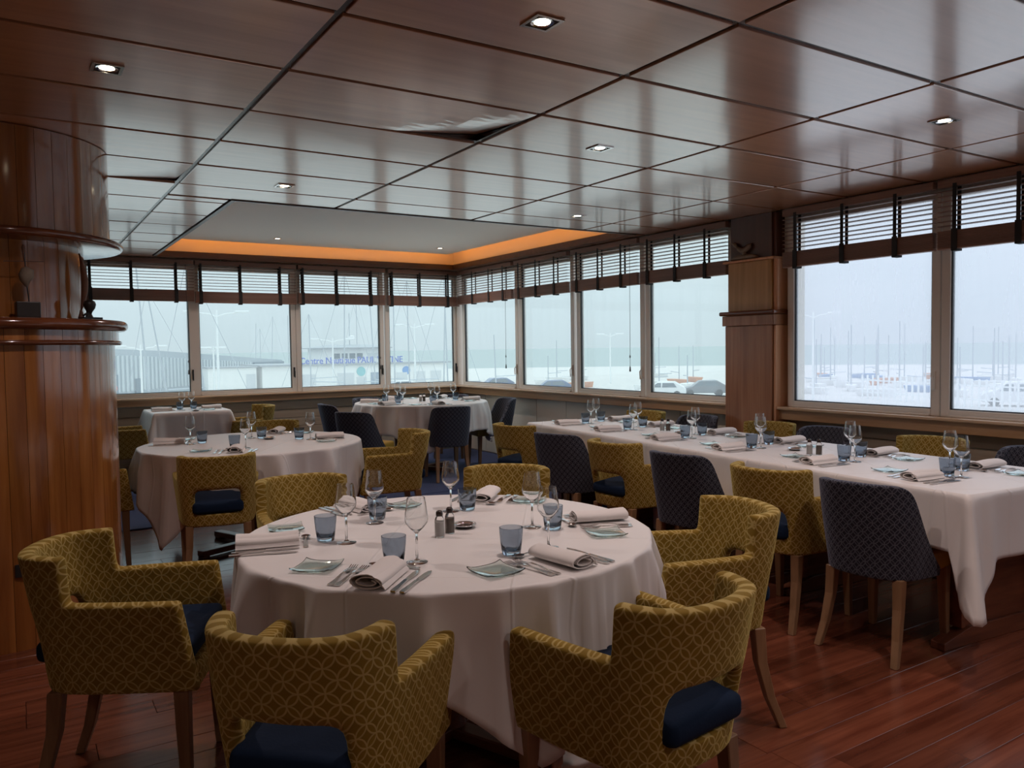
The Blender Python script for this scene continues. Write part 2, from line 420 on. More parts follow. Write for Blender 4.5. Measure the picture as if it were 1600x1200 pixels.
# ceiling: veneer panels in a metal grid
ceiling = struct('ceiling', MB().box(XL, XR + 0.2, YF, CY0 - 0.16, ZC + 0.10, ZC + 0.14).box(XL, CX0 - 0.16, CY0 - 0.16, YB + 0.2, ZC + 0.10, ZC + 0.14)
                 .box(CX1 + 0.05, XR + 0.2, CY0 - 0.16, YB + 0.2, ZC + 0.10, ZC + 0.14).box(CX0 - 0.16, CX1 + 0.05, CY1 + 0.05, YB + 0.2, ZC + 0.10, ZC + 0.14), M_void)
g = 0.0135
for i in range(-3, 4):
    for j in range(-10, 13):
        x0, x1 = GX0 + i * PX, GX0 + (i + 1) * PX
        y0, y1 = GY0 + j * PY, GY0 + (j + 1) * PY
        x0, x1, y0, y1 = max(x0, XL), min(x1, XR - 0.06), max(y0, YF), min(y1, YB - 0.06)
        if x1 - x0 < 0.03 or y1 - y0 < 0.03: continue
        rects = [(x0, x1, y0, y1)]
        if x1 > CX0 and x0 < CX1 and y1 > CY0 and y0 < CY1:      # trim round the tray
            rects = []
            if y0 < CY0: rects.append((x0, x1, y0, CY0 - 0.020))
            if y1 > CY1: rects.append((x0, x1, CY1 + 0.020, y1))
            ya, yb = max(y0, CY0), min(y1, CY1)
            if x0 < CX0: rects.append((x0, CX0 - 0.020, ya, yb))
            if x1 > CX1: rects.append((CX1 + 0.020, x1, ya, yb))
        for (a, b, c, d) in rects:
            if b - a < 0.03 or d - c < 0.03: continue
            dz = [R.uniform(-0.0012, 0.0012) for _ in range(4)]
            warp = {(0, 1): 0.045, (-1, 4): 0.022}.get((i, j), 0.0)    # two panels have warped up at their far corner
            me = MB()
            P = [(a + g, c + g), (b - g, c + g), (a + g, d - g), (b - g, d - g)]
            mx, my = (a + b) / 2, (c + d) / 2
            if warp:
                n = 10; W, D = b - a - 2 * g, d - c - 2 * g
                vs = [((p / n - .5) * W, (q / n - .5) * D, t_ + warp * max(0, (p / n + q / n * 0.45 - 1.0) / 0.45) ** 1.3) for t_ in (0, 0.016) for p in range(n + 1) for q in range(n + 1)]
                m_ = n + 1; fs = []
                for p in range(n):
                    for q in range(n):
                        k_ = p * m_ + q; fs += [(k_, k_ + 1, k_ + m_ + 1, k_ + m_), (k_ + m_ * m_, k_ + m_ + m_ * m_, k_ + m_ + 1 + m_ * m_, k_ + 1 + m_ * m_)]
                rim = [p * m_ for p in range(m_)] + [n * m_ + q for q in range(1, m_)] + [p * m_ + n for p in range(n - 1, -1, -1)] + [q for q in range(n - 1, 0, -1)]
                fs += [(rim[i_], rim[(i_ + 1) % len(rim)], rim[(i_ + 1) % len(rim)] + m_ * m_, rim[i_] + m_ * m_) for i_ in range(len(rim))]
                obj('panel', MB().add(vs, fs), M_ceil, ceiling, (mx, my, ZC)); continue
            me.add([(px - mx, py - my, dz[k]) for k, (px, py) in enumerate(P)] + [(px - mx, py - my, dz[k] + 0.016) for k, (px, py) in enumerate(P)],
                   [(0, 2, 3, 1), (4, 5, 7, 6), (0, 1, 5, 4), (2, 6, 7, 3), (0, 4, 6, 2), (1, 3, 7, 5)])
            obj('panel', me, M_ceil, ceiling, (mx, my, ZC), bevel=0.002, seg=1)
def in_tray_x(x): return CX0 - 0.01 < x < CX1 + 0.01
def in_tray_y(y): return CY0 - 0.01 < y < CY1 + 0.01
for i in range(-2, 5):
    x = GX0 + i * PX
    for (a, b) in ([(YF, CY0 - 0.02), (CY1 + 0.02, YB - 0.05)] if in_tray_x(x) else [(YF, YB - 0.05)]):
        obj('grid_bar', MB().box(x - 0.0115, x + 0.0115, a, b, ZC + 0.009, ZC + 0.013).box(x - 0.002, x + 0.002, a, b, ZC + 0.013, ZC + 0.05), M_grid, ceiling)
for j in range(-9, 13):
    y = GY0 + j * PY
    for (a, b) in ([(XL, CX0 - 0.02), (CX1 + 0.02, XR - 0.05)] if in_tray_y(y) else [(XL, XR - 0.05)]):
        obj('grid_bar', MB().box(a, b, y - 0.0115, y + 0.0115, ZC + 0.010, ZC + 0.014).box(a, b, y - 0.002, y + 0.002, ZC + 0.014, ZC + 0.05), M_grid, ceiling)

# raised tray: floating plaster panel over a slot lit by an amber strip, brown lip below
tray = struct_root('ceiling_tray')
ZT = 2.70
obj('tray_panel', MB().box(CX0 + 0.15, CX1 - 0.15, CY0 + 0.15, CY1 - 0.15, ZT, ZT + 0.02), M_tray, tray, bevel=0.003)
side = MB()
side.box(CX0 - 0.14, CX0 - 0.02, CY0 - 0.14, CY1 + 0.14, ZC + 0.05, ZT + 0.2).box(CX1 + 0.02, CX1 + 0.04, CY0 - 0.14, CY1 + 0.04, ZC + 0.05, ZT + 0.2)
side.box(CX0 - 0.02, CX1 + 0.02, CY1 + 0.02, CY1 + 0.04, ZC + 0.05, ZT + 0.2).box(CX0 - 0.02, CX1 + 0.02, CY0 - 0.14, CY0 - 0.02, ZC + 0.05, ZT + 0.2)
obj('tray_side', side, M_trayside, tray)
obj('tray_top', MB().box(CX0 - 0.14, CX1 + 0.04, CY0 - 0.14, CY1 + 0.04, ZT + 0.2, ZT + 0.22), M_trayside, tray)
for (a, b, c, d) in ((CX0 - 0.0195, CX0 + 0.012, CY0 - 0.0195, CY1 + 0.0195), (CX1 - 0.012, CX1 + 0.0195, CY0 - 0.0195, CY1 + 0.0195),
                     (CX0 + 0.012, CX1 - 0.012, CY0 - 0.0195, CY0 + 0.012), (CX0 + 0.012, CX1 - 0.012, CY1 - 0.012, CY1 + 0.0195)):
    obj('tray_lip', MB().box(a, b, c, d, ZC - 0.006, ZC + 0.062), M_lip, tray)
led = MB()
led.box(CX0 + 0.17, CX1 - 0.17, CY1 - 0.175, CY1 - 0.160, ZT + 0.035, ZT + 0.05).box(CX0 + 0.17, CX1 - 0.17, CY0 + 0.160, CY0 + 0.175, ZT + 0.035, ZT + 0.05)
led.box(CX0 + 0.160, CX0 + 0.175, CY0 + 0.18, CY1 - 0.18, ZT + 0.035, ZT + 0.05).box(CX1 - 0.175, CX1 - 0.160, CY0 + 0.18, CY1 - 0.18, ZT + 0.035, ZT + 0.05)
obj('led_strip', led, M_led, tray)

# downlights
def downlight(x, y, z, label, w=0.055, real=True):
    t = thing('downlight', label, 'ceiling light', (x, y, z), 0, 'recessed downlights')
    f = MB()
    for (a, b, c, d) in ((-w, w, -w, -w + 0.012), (-w, w, w - 0.012, w), (-w, -w + 0.012, -w + 0.012, w - 0.012), (w - 0.012, w, -w + 0.012, w - 0.012)):
        f.box(a, b, c, d, -0.005, 0.0)
    obj('frame', f, M_steel, t)
    obj('reflector', MB().lathe([(0.040, -0.0035), (0.030, -0.002), (0.028, -0.0012)], 20), M_chrome, t, smooth=True)
    obj('housing', MB().box(-w + 0.006, w - 0.006, -w + 0.006, w - 0.006, -0.0012, -0.0002), M_plastic, t)
    obj('lamp', MB().lathe([(0.0, -0.0045), (0.014, -0.0042), (0.026, -0.0025), (0.028, -0.0015)], 20), M_lampw, t, smooth=True)
    ld = bpy.data.lights.new('downlight_beam', 'SPOT')
    ld.energy = LAMP; ld.color = (1.0, 0.83, 0.78); ld.spot_size = math.radians(140); ld.spot_blend = 0.9; ld.shadow_soft_size = 0.03
    lo = bpy.data.objects.new('downlight_beam', ld); COL.objects.link(lo); lo.parent = t; lo.location = (0, 0, -0.02)
    return t
for x, y, l in ((0.345, 3.42, 'recessed square downlight in the panel above the pillar-side armchair, near the round column'),
                (1.545, 2.226, 'recessed square downlight over the big round table in front'),
                (3.93, 2.195, 'recessed square downlight over the near end of the long table'),
                (2.771, 3.452, 'recessed square downlight between the round table and the long table'),
                (1.559, 5.252, 'recessed square downlight just before the near edge of the raised ceiling tray'),
                (4.013, 5.301, 'recessed square downlight over the far end of the long table')):
    downlight(x, y, ZC - 0.001, l)
for x, y, l in ((2.577, 9.0, 'tiny downlight in the raised tray ceiling, the one over the carpet'), (4.614, 8.97, 'tiny downlight in the raised tray ceiling, the one beside the window corner')):
    downlight(x, y, ZT - 0.001, l, 0.035)
for x, y, q in ((-1.3, 0.2, 'beyond the column side'), (1.5, -0.3, 'just behind the viewpoint'), (3.9, -0.4, 'past the end of the long table'), (0.3, -2.2, 'by the rear wall'), (2.8, -2.2, 'in the rear corner by the windows'), (2.7, 1.0, 'just above the open floor')):
    downlight(x, y, ZC - 0.001, 'unseen downlight added as fill in the ceiling ' + q)  # out-of-view lamps added to fill the room with light

# ------------------------------------------------------------------ window walls
ZW0, ZW1 = 0.93, 2.46
back_bays = [(-1.80, -0.66), (-0.60, 0.64), (0.70, 1.80), (1.865, 3.01), (3.085, 4.205), (4.30, 5.33)]
right_bays = [(8.42, 9.80), (7.245, 8.31), (6.065, 7.12), (4.90, 5.97), (3.06, 4.25), (1.87, 2.98), (0.66, 1.79), (-0.60, 0.58), (-1.9, -0.7)]
struct('wall_left', MB().box(XL - 0.1, XL, YF, YB + 0.2, -0.2, ZC + 0.12), M_darkwall)
struct('wall_front', MB().box(XL - 0.1, XR + 0.2, YF - 0.1, YF, -0.2, ZC + 0.12), M_darkwall)
wb = struct('wall_back', MB().box(XL, XR + 0.2, YB + 0.02, YB + 0.14, -0.2, ZW0 - 0.04).box(XL, XR + 0.2, YB + 0.02, YB + 0.14, ZW1, ZC + 0.12).box(XL, -1.82, YB + 0.02, YB + 0.14, ZW0 - 0.04, ZW1), M_cream)
wr = struct('wall_right', MB().box(XR + 0.05, XR + 0.17, YF, YB + 0.02, -0.2, ZW0 - 0.04).box(XR + 0.05, XR + 0.17, YF, YB + 0.02, ZW1, ZC + 0.12)
            .box(XR + 0.05, XR + 0.17, 4.26, 4.89, ZW0 - 0.04, ZW1).box(XR + 0.05, XR + 0.17, YF, -1.92, ZW0 - 0.04, ZW1), M_cream)
# lower wall cladding: cream grooved panels at the back and far right, brown-grey boards by the long table
for k in range(7):
    obj('board', MB().box(XL, XR + 0.02, YB - 0.0, YB + 0.02, FZ + 0.02 + k * 0.11, FZ + 0.02 + k * 0.11 + 0.104), M_board, wb, bevel=0.003, seg=1)
yy = 4.95
while yy < YB - 0.05:
    obj('panel', MB().box(XR + 0.03, XR + 0.05, yy, min(yy + 0.62, YB) - 0.006, 0.02, 0.83), M_cream, wr, bevel=0.003, seg=1)
    yy += 0.62
for k in range(6):
    obj('board', MB().box(XR + 0.03, XR + 0.05, YF, 4.3, 0.02 + k * 0.138, 0.02 + k * 0.138 + 0.131), M_board, wr, bevel=0.003, seg=1)
struct('trim_1', MB().box(XL, XR - 0.09, YB - 0.10, YB + 0.03, 0.885, 0.91), M_sillx, bevel=0.008)
struct('trim_2', MB().box(XL, XR - 0.07, YB - 0.07, YB + 0.02, 0.815, 0.884), M_apron, bevel=0.003)
struct('trim_3', MB().box(XR - 0.09, XR + 0.06, YF, YB + 0.03, 0.885, 0.91), M_sill, bevel=0.008)
struct('trim_4', MB().box(XR - 0.06, XR + 0.05, YF, YB, 0.805, 0.884), M_apron, bevel=0.003)
struct('trim_5', MB().box(XR - 0.05, XR + 0.06, YB - 0.05, YB + 0.03, 0.91, ZW1), M_alu, bevel=0.004)   # corner post

wno = [0]
def window(a, b, wall, pm):
    """one bay: aluminium frame, dark gasket, pane, latch; local x along the wall, y outwards"""
    wno[0] += 1
    o = struct_root('window_%d' % wno[0])
    w = b - a
    if wall == 'back': o.location = (a, YB, 0)
    else: o.location = (XR, b, 0); o.rotation_euler = (0, 0, -PI / 2)
    f = MB(); e = 0.045
    f.box(-0.036, e * .55, -0.012, 0.05, ZW0 - 0.02, ZW1).box(w - e * .55, w + 0.036, -0.012, 0.05, ZW0 - 0.02, ZW1)
    obj('frame', f, M_alu, o, bevel=0.003, seg=1)
    obj('bottom_rail', MB().box(e * .55, w - e * .55, -0.016, 0.05, ZW0 - 0.02, ZW0 + 0.03).box(e * .55, w - e * .55, -0.032, -0.016, ZW0 - 0.02, ZW0 - 0.005), M_alu, o, bevel=0.003, seg=1)
    obj('top_rail', MB().box(e * .55, w - e * .55, -0.012, 0.05, ZW1 - 0.06, ZW1), M_alu, o, bevel=0.003, seg=1)
    q = e * .55
    gk = MB().box(q, q + 0.008, 0.0, 0.03, ZW0 + 0.03, ZW1 - 0.06).box(w - q - 0.008, w - q, 0.0, 0.03, ZW0 + 0.03, ZW1 - 0.06)
    gk.box(q + 0.008, w - q - 0.008, 0.0, 0.03, ZW0 + 0.03, ZW0 + 0.037)
    obj('gasket', gk, M_gasket, o)
    obj('pane', MB().box(q, w - q, 0.014, 0.019, ZW0 + 0.03, ZW1 - 0.06), pm, o)
    h = MB().box(w - 0.005, w + 0.012, -0.024, -0.012, 1.10, 1.22).tube([(w + 0.003, -0.027, 1.19), (w + 0.003, -0.045, 1.17), (w + 0.003, -0.04, 1.09)], 0.006, 6)
    obj('latch', h, M_alu if wall == 'right' else M_plastic, o)
    return o
for a, b in back_bays: window(a, b, 'back', M_pane_a)
for k, (a, b) in enumerate(right_bays): window(a, b, 'right', M_pane_a if k < 4 else M_pane_b)

def blind(a, b, wall, label, drop=2.055, stack=0.125, cord=True, tapes=(0.05, 0.45, 0.85), nsl=8):
    w = b - a
    o = thing('venetian_blind', label, 'blind', (a, YB - 0.075, 0) if wall == 'back' else (XR - 0.075, b, 0), 0 if wall == 'back' else -PI / 2, 'half-raised venetian blinds')
    obj('head_rail', MB().box(0, w, -0.028, 0.028, 2.452, 2.505), M_slat, o, bevel=0.003, seg=1)
    top = drop + stack
    dz = (2.445 - top) / (nsl + 0.5)
    sl = MB().box(0, w, -0.024, 0.024, -0.0022, 0.0022).mesh('slat')
    sl.materials.append(M_slat)
    for k in range(nsl):
        obj('slat', sl, M_slat, o, (0, 0, 2.445 - dz * (k + 0.6) + R.uniform(-.002, .002)))
    st = MB(); n = 16
    for k in range(n):
        z = drop + 0.018 + (stack - 0.018) * k / n
        jx = R.uniform(-0.002, 0.002)
        st.box(0, w, -0.025 + jx, 0.025 + jx, z, z + (stack - 0.018) / n * 0.72)
    s = obj('slat_stack', st, M_slat, o); s['kind'] = 'stuff'
    obj('bottom_rail', MB().box(0, w, -0.026, 0.026, drop, drop + 0.016), M_slat, o, bevel=0.003, seg=1)
    for tx in tapes:
        x = w * tx
        tp = MB()
        for dy in (-0.031, 0.029):
            tp.box(x - 0.013, x + 0.013, dy, dy + 0.002, top - 0.01, 2.47)
        tp.box(x - 0.019, x + 0.019, -0.034, -0.028, drop - 0.012, top + 0.008).box(x - 0.019, x + 0.019, 0.027, 0.033, drop - 0.012, top).box(x - 0.019, x + 0.019, -0.03, 0.03, drop - 0.014, drop - 0.003)
        obj('ladder_tape', tp, M_tape, o)
    if cord:
        x = w * 0.92
        c = obj('cord', MB().tube([(x, -0.04, 2.45), (x, -0.042, 1.8), (x, -0.043, 1.22)], 0.0022, 5), M_cord, o)
        ta = MB().lathe([(0.002, 1.225), (0.006, 1.215), (0.009, 1.17), (0.0, 1.168)], 8, cx=x, cy=-0.043).lathe([(0.002, 1.335), (0.006, 1.33), (0.006, 1.31), (0.0, 1.305)], 8, cx=x, cy=-0.043)
        obj('tassel', ta, M_cord, c)
    return o
bl = ['farther behind the column, on the far wall', 'behind the round column on the far wall', 'just right of the round column on the far wall', 'second along the far wall from the column',
      'third along the far wall, above the lettered harbour building', 'at the window corner on the far wall']
for k, (a, b) in enumerate(back_bays):
    blind(a - 0.02, b + 0.03, 'back', 'half-raised brown wooden blind ' + bl[k], 2.02 + (0.0 if k != 3 else -0.012), 0.135, k in (2, 4), (0.05, 0.43, 0.83) if k != 2 else (0.06, 0.42, 0.83))
br = ['beside the window corner on the side wall', 'second from the corner on the side wall', 'third from the corner on the side wall', 'next to the wooden wall pillar, on the corner side',
      'next to the wooden wall pillar, on the near side', 'at the large window beside the near end of the long table', 'on the side wall past the end of the long table', 'on the side wall behind the viewpoint', 'last on the side wall behind the viewpoint']
for k, (a, b) in enumerate(right_bays):
    if k == 0: b = 9.78
    blind(a - 0.03, b + 0.02, 'right', 'half-raised brown wooden blind ' + br[k], 2.04, 0.125, k in (0, 2), (0.1, 0.44, 0.78) if k != 0 else (0.30, 0.61, 0.86))

# pillar on the right wall
p = struct_root('pillar')
PX0, PX1, PY0, PY1 = 5.27, XR + 0.06, 4.33, 4.86
obj('base_tier', MB().box(PX0 + 0.012, PX1, PY0 + 0.03, PY1 - 0.0, 0.0, 1.585), M_pil, p, bevel=0.004)
obj('side_board', MB().box(PX0 + 0.03, PX1, PY0 + 0.002, PY0 + 0.029, 0.0, 1.585), M_pil_lit, p, bevel=0.008)
obj('band', MB().box(PX0 - 0.005, PX1, PY0 - 0.005, PY1 + 0.02, 1.586, 1.672), M_pil, p, bevel=0.004)
obj('ledge', MB().box(PX0 - 0.025, PX1, PY0 - 0.02, PY1 + 0.045, 1.673, 1.71), M_colring, p, bevel=0.014, seg=3)
obj('middle_tier', MB().box(PX0 + 0.03, PX1, PY0 + 0.05, PY1 - 0.02, 1.711, 2.125), M_pil_gold, p, bevel=0.004)
obj('quarter_round', MB().lathe([(0.026, 1.711), (0.026, 2.125)], 12, cx=PX0 + 0.075, cy=PY0 + 0.032).box(PX0 + 0.075, PX1, PY0 + 0.006, PY0 + 0.049, 1.711, 2.125), M_pil_lit, p, smooth=True, sharp=0.7)
obj('shelf', MB().box(PX0 - 0.0, PX1, PY0 + 0.005, PY1 + 0.02, 2.126, 2.146), M_pil_lit, p, bevel=0.006)
obj('top_tier', MB().box(PX0 + 0.05, PX1, PY0 + 0.06, PY1 - 0.03, 2.147, ZC - 0.002), M_pil_red, p, bevel=0.003)
obj('top_side_panel', MB().box(PX0 + 0.07, PX1, PY0 + 0.035, PY0 + 0.059, 2.147, ZC - 0.002), M_pil_red, p, bevel=0.003)
# carved bird on the pillar shelf
b = thing('bird_sculpture', 'weathered carved bird on a rough base, on the high shelf of the wall pillar', 'sculpture', (PX0 + 0.028, 4.66, 2.147), PI / 2)
def blob(pts, n=14):
    return MB().tube([q[:3] for q in pts], [q[3] for q in pts], n)
obj('body', blob([(-0.07, 0, 0.125, 0.004), (-0.055, 0, 0.11, 0.02), (-0.02, 0, 0.085, 0.022), (0.02, 0, 0.075, 0.023), (0.06, 0, 0.095, 0.018), (0.09, 0, 0.125, 0.006)]), M_stone, b, smooth=True)
obj('head', blob([(0.085, 0, 0.115, 0.012), (0.105, 0, 0.135, 0.017), (0.12, 0, 0.145, 0.013), (0.135, 0, 0.15, 0.004), (0.155, 0, 0.153, 0.001)]), M_stone, b, smooth=True)
obj('wing', blob([(-0.075, -0.01, 0.13, 0.003), (-0.04, -0.012, 0.12, 0.014), (0.0, -0.013, 0.105, 0.012), (0.03, -0.013, 0.10, 0.004)]), M_rust, b, smooth=True)
obj('base', blob([(-0.15, 0, 0.012, 0.006), (-0.09, 0, 0.02, 0.019), (0.0, 0, 0.024, 0.024), (0.09, 0, 0.02, 0.019), (0.15, 0, 0.012, 0.006)]), M_stone, b, smooth=True)
obj('stem', MB().lathe([(0.016, 0.03), (0.02, 0.06), (0.016, 0.09)], 10), M_stone, b, smooth=True)

# ------------------------------------------------------------------ round column
colm = thing('column', 'round varnished wooden column with a shelf ring and stepped drums', 'column', (-0.086, 5.0, 0))
def staves(name, r, z0, z1, n, m):
    a = 2 * PI / n
    st = MB()
    seg = 4
    prof = [(r, z0), (r, z1), (r - 0.03, z1), (r - 0.03, z0)]
    st.lathe(prof, seg, -a / 2 + 0.0009 / r, a / 2 - 0.0009 / r, close=True)
    me = st.mesh(name, smooth=True, sharp=0.6)
    me.materials.append(m)
    for k in range(n):
        o = obj(name, me, m, colm); o.rotation_euler = (0, 0, k * a + 0.02)
def ring(name, rin, r, z0, z1, m):
    h = (z1 - z0) / 2; zc = (z0 + z1) / 2
    prof = [(rin, z0)] + [(r - h + h * math.cos(q), zc + h * math.sin(q)) for q in [(-PI / 2) + PI * i / 8 for i in range(9)]] + [(rin, z1)]
    obj(name, MB().lathe(prof, 72, close=True), m, colm, smooth=True, sharp=0.8)
staves('shaft_stave', 0.578, 0.0, 1.468, 44, M_col)
ring('lower_ring', 0.40, 0.615, 1.468, 1.492, M_colring)
staves('band_stave', 0.600, 1.4925, 1.543, 44, M_col)
ring('shelf_ring', 0.30, 0.648, 1.5435, 1.60, M_colring)
staves('neck_stave', 0.440, 1.6005, 1.986, 34, M_col)
ring('collar_ring', 0.30, 0.637, 1.9865, 2.028, M_colring)
staves('drum_stave', 0.572, 2.0285, ZC - 0.004, 44, M_col)
obj('core', MB().lathe([(0.40, 0.0), (0.40, ZC - 0.01)], 32), M_plastic, colm)
obj('wall_socket', MB().box(-0.04, 0.04, -0.006, 0.006, 0.36, 0.42), M_plastic, colm, (0.10, -0.578, 0))
# objects on the shelf ring
s1 = thing('shell_sculpture', 'shell-like driftwood piece on a thin rod and dark block, on the column shelf', 'sculpture', (0.07, 4.462, 1.60), 0.1)
obj('block', MB().box(-0.05, 0.05, -0.045, 0.045, 0.0, 0.075), M_black, s1, bevel=0.004)
obj('rod', MB().tube([(0.008, 0, 0.07), (0.0, 0, 0.17), (-0.005, 0, 0.32)], 0.003, 6), M_black, s1)
obj('shell', blob([(0.0, 0, 0.15, 0.006), (-0.005, 0, 0.175, 0.022), (0.0, 0.0, 0.20, 0.033), (0.004, 0, 0.225, 0.03), (-0.004, 0, 0.24, 0.015), (0.0, 0, 0.246, 0.004)], 9), M_stone, s1, smooth=True)
obj('crossbar', MB().tube([(-0.09, 0, 0.266), (0, 0, 0.27), (0.075, 0, 0.272)], 0.0025, 6), M_rust, s1)
obj('tip', blob([(-0.006, 0, 0.27, 0.003), (-0.008, 0, 0.31, 0.005), (-0.008, 0, 0.335, 0.008), (-0.008, 0, 0.35, 0.003)], 8), M_rust, s1, smooth=True)
s2 = thing('carved_head', 'small black carved head on a pedestal at the edge of the column shelf', 'sculpture', (0.345, 4.655, 1.60), 0.4)
obj('head', blob([(0, 0, 0.02, 0.010), (0.002, 0, 0.04, 0.014), (0.004, 0, 0.06, 0.026), (0.004, 0, 0.078, 0.031), (0.004, 0, 0.094, 0.026), (0.004, 0, 0.104, 0.010)]), M_black, s2, smooth=True)
obj('snout', blob([(0.0, -0.004, 0.036, 0.008), (-0.02, -0.006, 0.028, 0.006), (-0.034, -0.006, 0.020, 0.005)]), M_black, s2, smooth=True)
obj('pedestal', MB().box(-0.04, 0.055, -0.03, 0.03, 0.0, 0.012).lathe([(0.02, 0.012), (0.012, 0.03)], 10), M_black, s2)
s3 = thing('curved_blade_sculpture', 'tall thin curved wooden blade standing against the column neck', 'sculpture', (0.315, 4.74, 1.60), 0.2)
bl_ = MB()
pts = [(0.0 + 0.022 * math.sin(PI * t), 0.0, 0.05 + 0.30 * t) for t in [i / 10 for i in range(11)]]
bl_.tube(pts, [0.004 + 0.014 * math.sin(PI * min(1, i / 10 * 1.05)) for i in range(11)], 8)
obj('blade', bl_, M_rust, s3, smooth=True)
obj('foot', MB().lathe([(0.0, 0.0), (0.02, 0.0), (0.015, 0.02), (0.005, 0.055)], 10), M_rust, s3, smooth=True)

# ------------------------------------------------------------------ chairs
HALF = [(0.0, -0.285), (0.080, -0.280), (0.158, -0.250), (0.195, -0.212), (0.222, -0.150), (0.2285, -0.120), (0.231, -0.105), (0.235, -0.085), (0.250, 0.02), (0.260, 0.13), (0.266, 0.225), (0.267, 0.245)]
TH = 0.052
def shell_mesh(kind):
    half = HALF if kind == 'arm' else HALF[:2] + [(0.14, -0.26)] + HALF[3:5] + [(0.229, -0.115), (0.236, -0.06), (0.242, 0.0), (0.247, 0.06), (0.249, 0.085), (0.250, 0.095)]
    n = len(half)
    cols = [(-x, y) for x, y in half[:0:-1]] + half
    idx = list(range(n - 1, 0, -1)) + list(range(n))
    s = [0.0]
    for a, b in zip(cols, cols[1:]): s.append(s[-1] + math.dist(a, b))
    s = [q - s[len(s) // 2] for q in s]
    nrm = []
    for i in range(len(cols)):
        a, b = cols[max(i - 1, 0)], cols[min(i + 1, len(cols) - 1)]
        t = Vector((b[0] - a[0], b[1] - a[1])).normalized()
        nrm.append((t.y, -t.x))
    if kind == 'arm':
        rows = [0.370, 0.385, 0.435, 0.450, 0.595, 0.640, 0.660, 0.720, 0.785, 0.803]
    else:
        rows = [0, 0.03, 0.18, 0.4, 0.62, 0.85, 0.97, 1.0]
        tops = [0.805, 0.804, 0.803, 0.800, 0.785, 0.690, 0.585, 0.500, 0.432, 0.405, 0.395]
    P = {}
    for j, (x, y) in enumerate(cols):
        k = idx[j]
        for i, rz in enumerate(rows):
            z = rz if kind == 'arm' else 0.365 + rz * (tops[k] - 0.365)
            w = max(0.0, min(1.0, (-y - 0.02) / 0.265))
            zz = max(0, z - 0.37) / 0.43
            yy = y + 0.075 * w - 0.085 * w * zz ** 1.15
            xx = x * (0.90 + 0.10 * min(1, zz * 1.6))
            if kind == 'arm' and y > 0.1: yy += (0.66 - z) / 0.29 * 0.045 * (y / 0.245)
            if kind == 'arm' and k == 0 and False: pass
            P[j, i] = (Vector((xx, yy, z)), Vector((xx - nrm[j][0] * TH, yy - nrm[j][1] * TH, z)))
    def present(j, i):
        if j < 0 or i < 0 or j >= len(cols) - 1 or i >= len(rows) - 1: return False
        if kind != 'arm': return True
        ka, kb = idx[j], idx[j + 1]
        if max(ka, kb) > 6 and i >= 6: return False
        if max(ka, kb) <= 2 and i == 3: return False
        return True
    bm = bmesh.new(); uvl = bm.loops.layers.uv.new('UVMap')
    V = {}
    def vert(j, i, side):
        if (j, i, side) not in V: V[j, i, side] = bm.verts.new(P[j, i][side])
        return V[j, i, side]
    def face(ks):
        f = bm.faces.new([vert(*k) for k in ks]); f.smooth = True
        for l, k in zip(f.loops, ks):
            u, v = s[k[0]], P[k[0], k[1]][0].z
            if k[2] == 1: u += 0.013
            l[uvl].uv = (u, v)
    for j in range(len(cols) - 1):
        for i in range(len(rows) - 1):
            if not present(j, i): continue
            face([(j, i, 0), (j + 1, i, 0), (j + 1, i + 1, 0), (j, i + 1, 0)])
            face([(j, i, 1), (j, i + 1, 1), (j + 1, i + 1, 1), (j + 1, i, 1)])
            if not present(j - 1, i): face([(j, i, 0), (j, i + 1, 0), (j, i + 1, 1), (j, i, 1)])
            if not present(j + 1, i): face([(j + 1, i, 0), (j + 1, i, 1), (j + 1, i + 1, 1), (j + 1, i + 1, 0)])
            if not present(j, i - 1): face([(j, i, 0), (j, i, 1), (j + 1, i, 1), (j + 1, i, 0)])
            if not present(j, i + 1): face([(j, i + 1, 0), (j + 1, i + 1, 0), (j + 1, i + 1, 1), (j, i + 1, 1)])
    bmesh.ops.recalc_face_normals(bm, faces=bm.faces)
    me = bpy.data.meshes.new('back_shell'); bm.to_mesh(me); bm.free()
    return bake(me, [('SUBSURF', dict(levels=2, render_levels=2))])
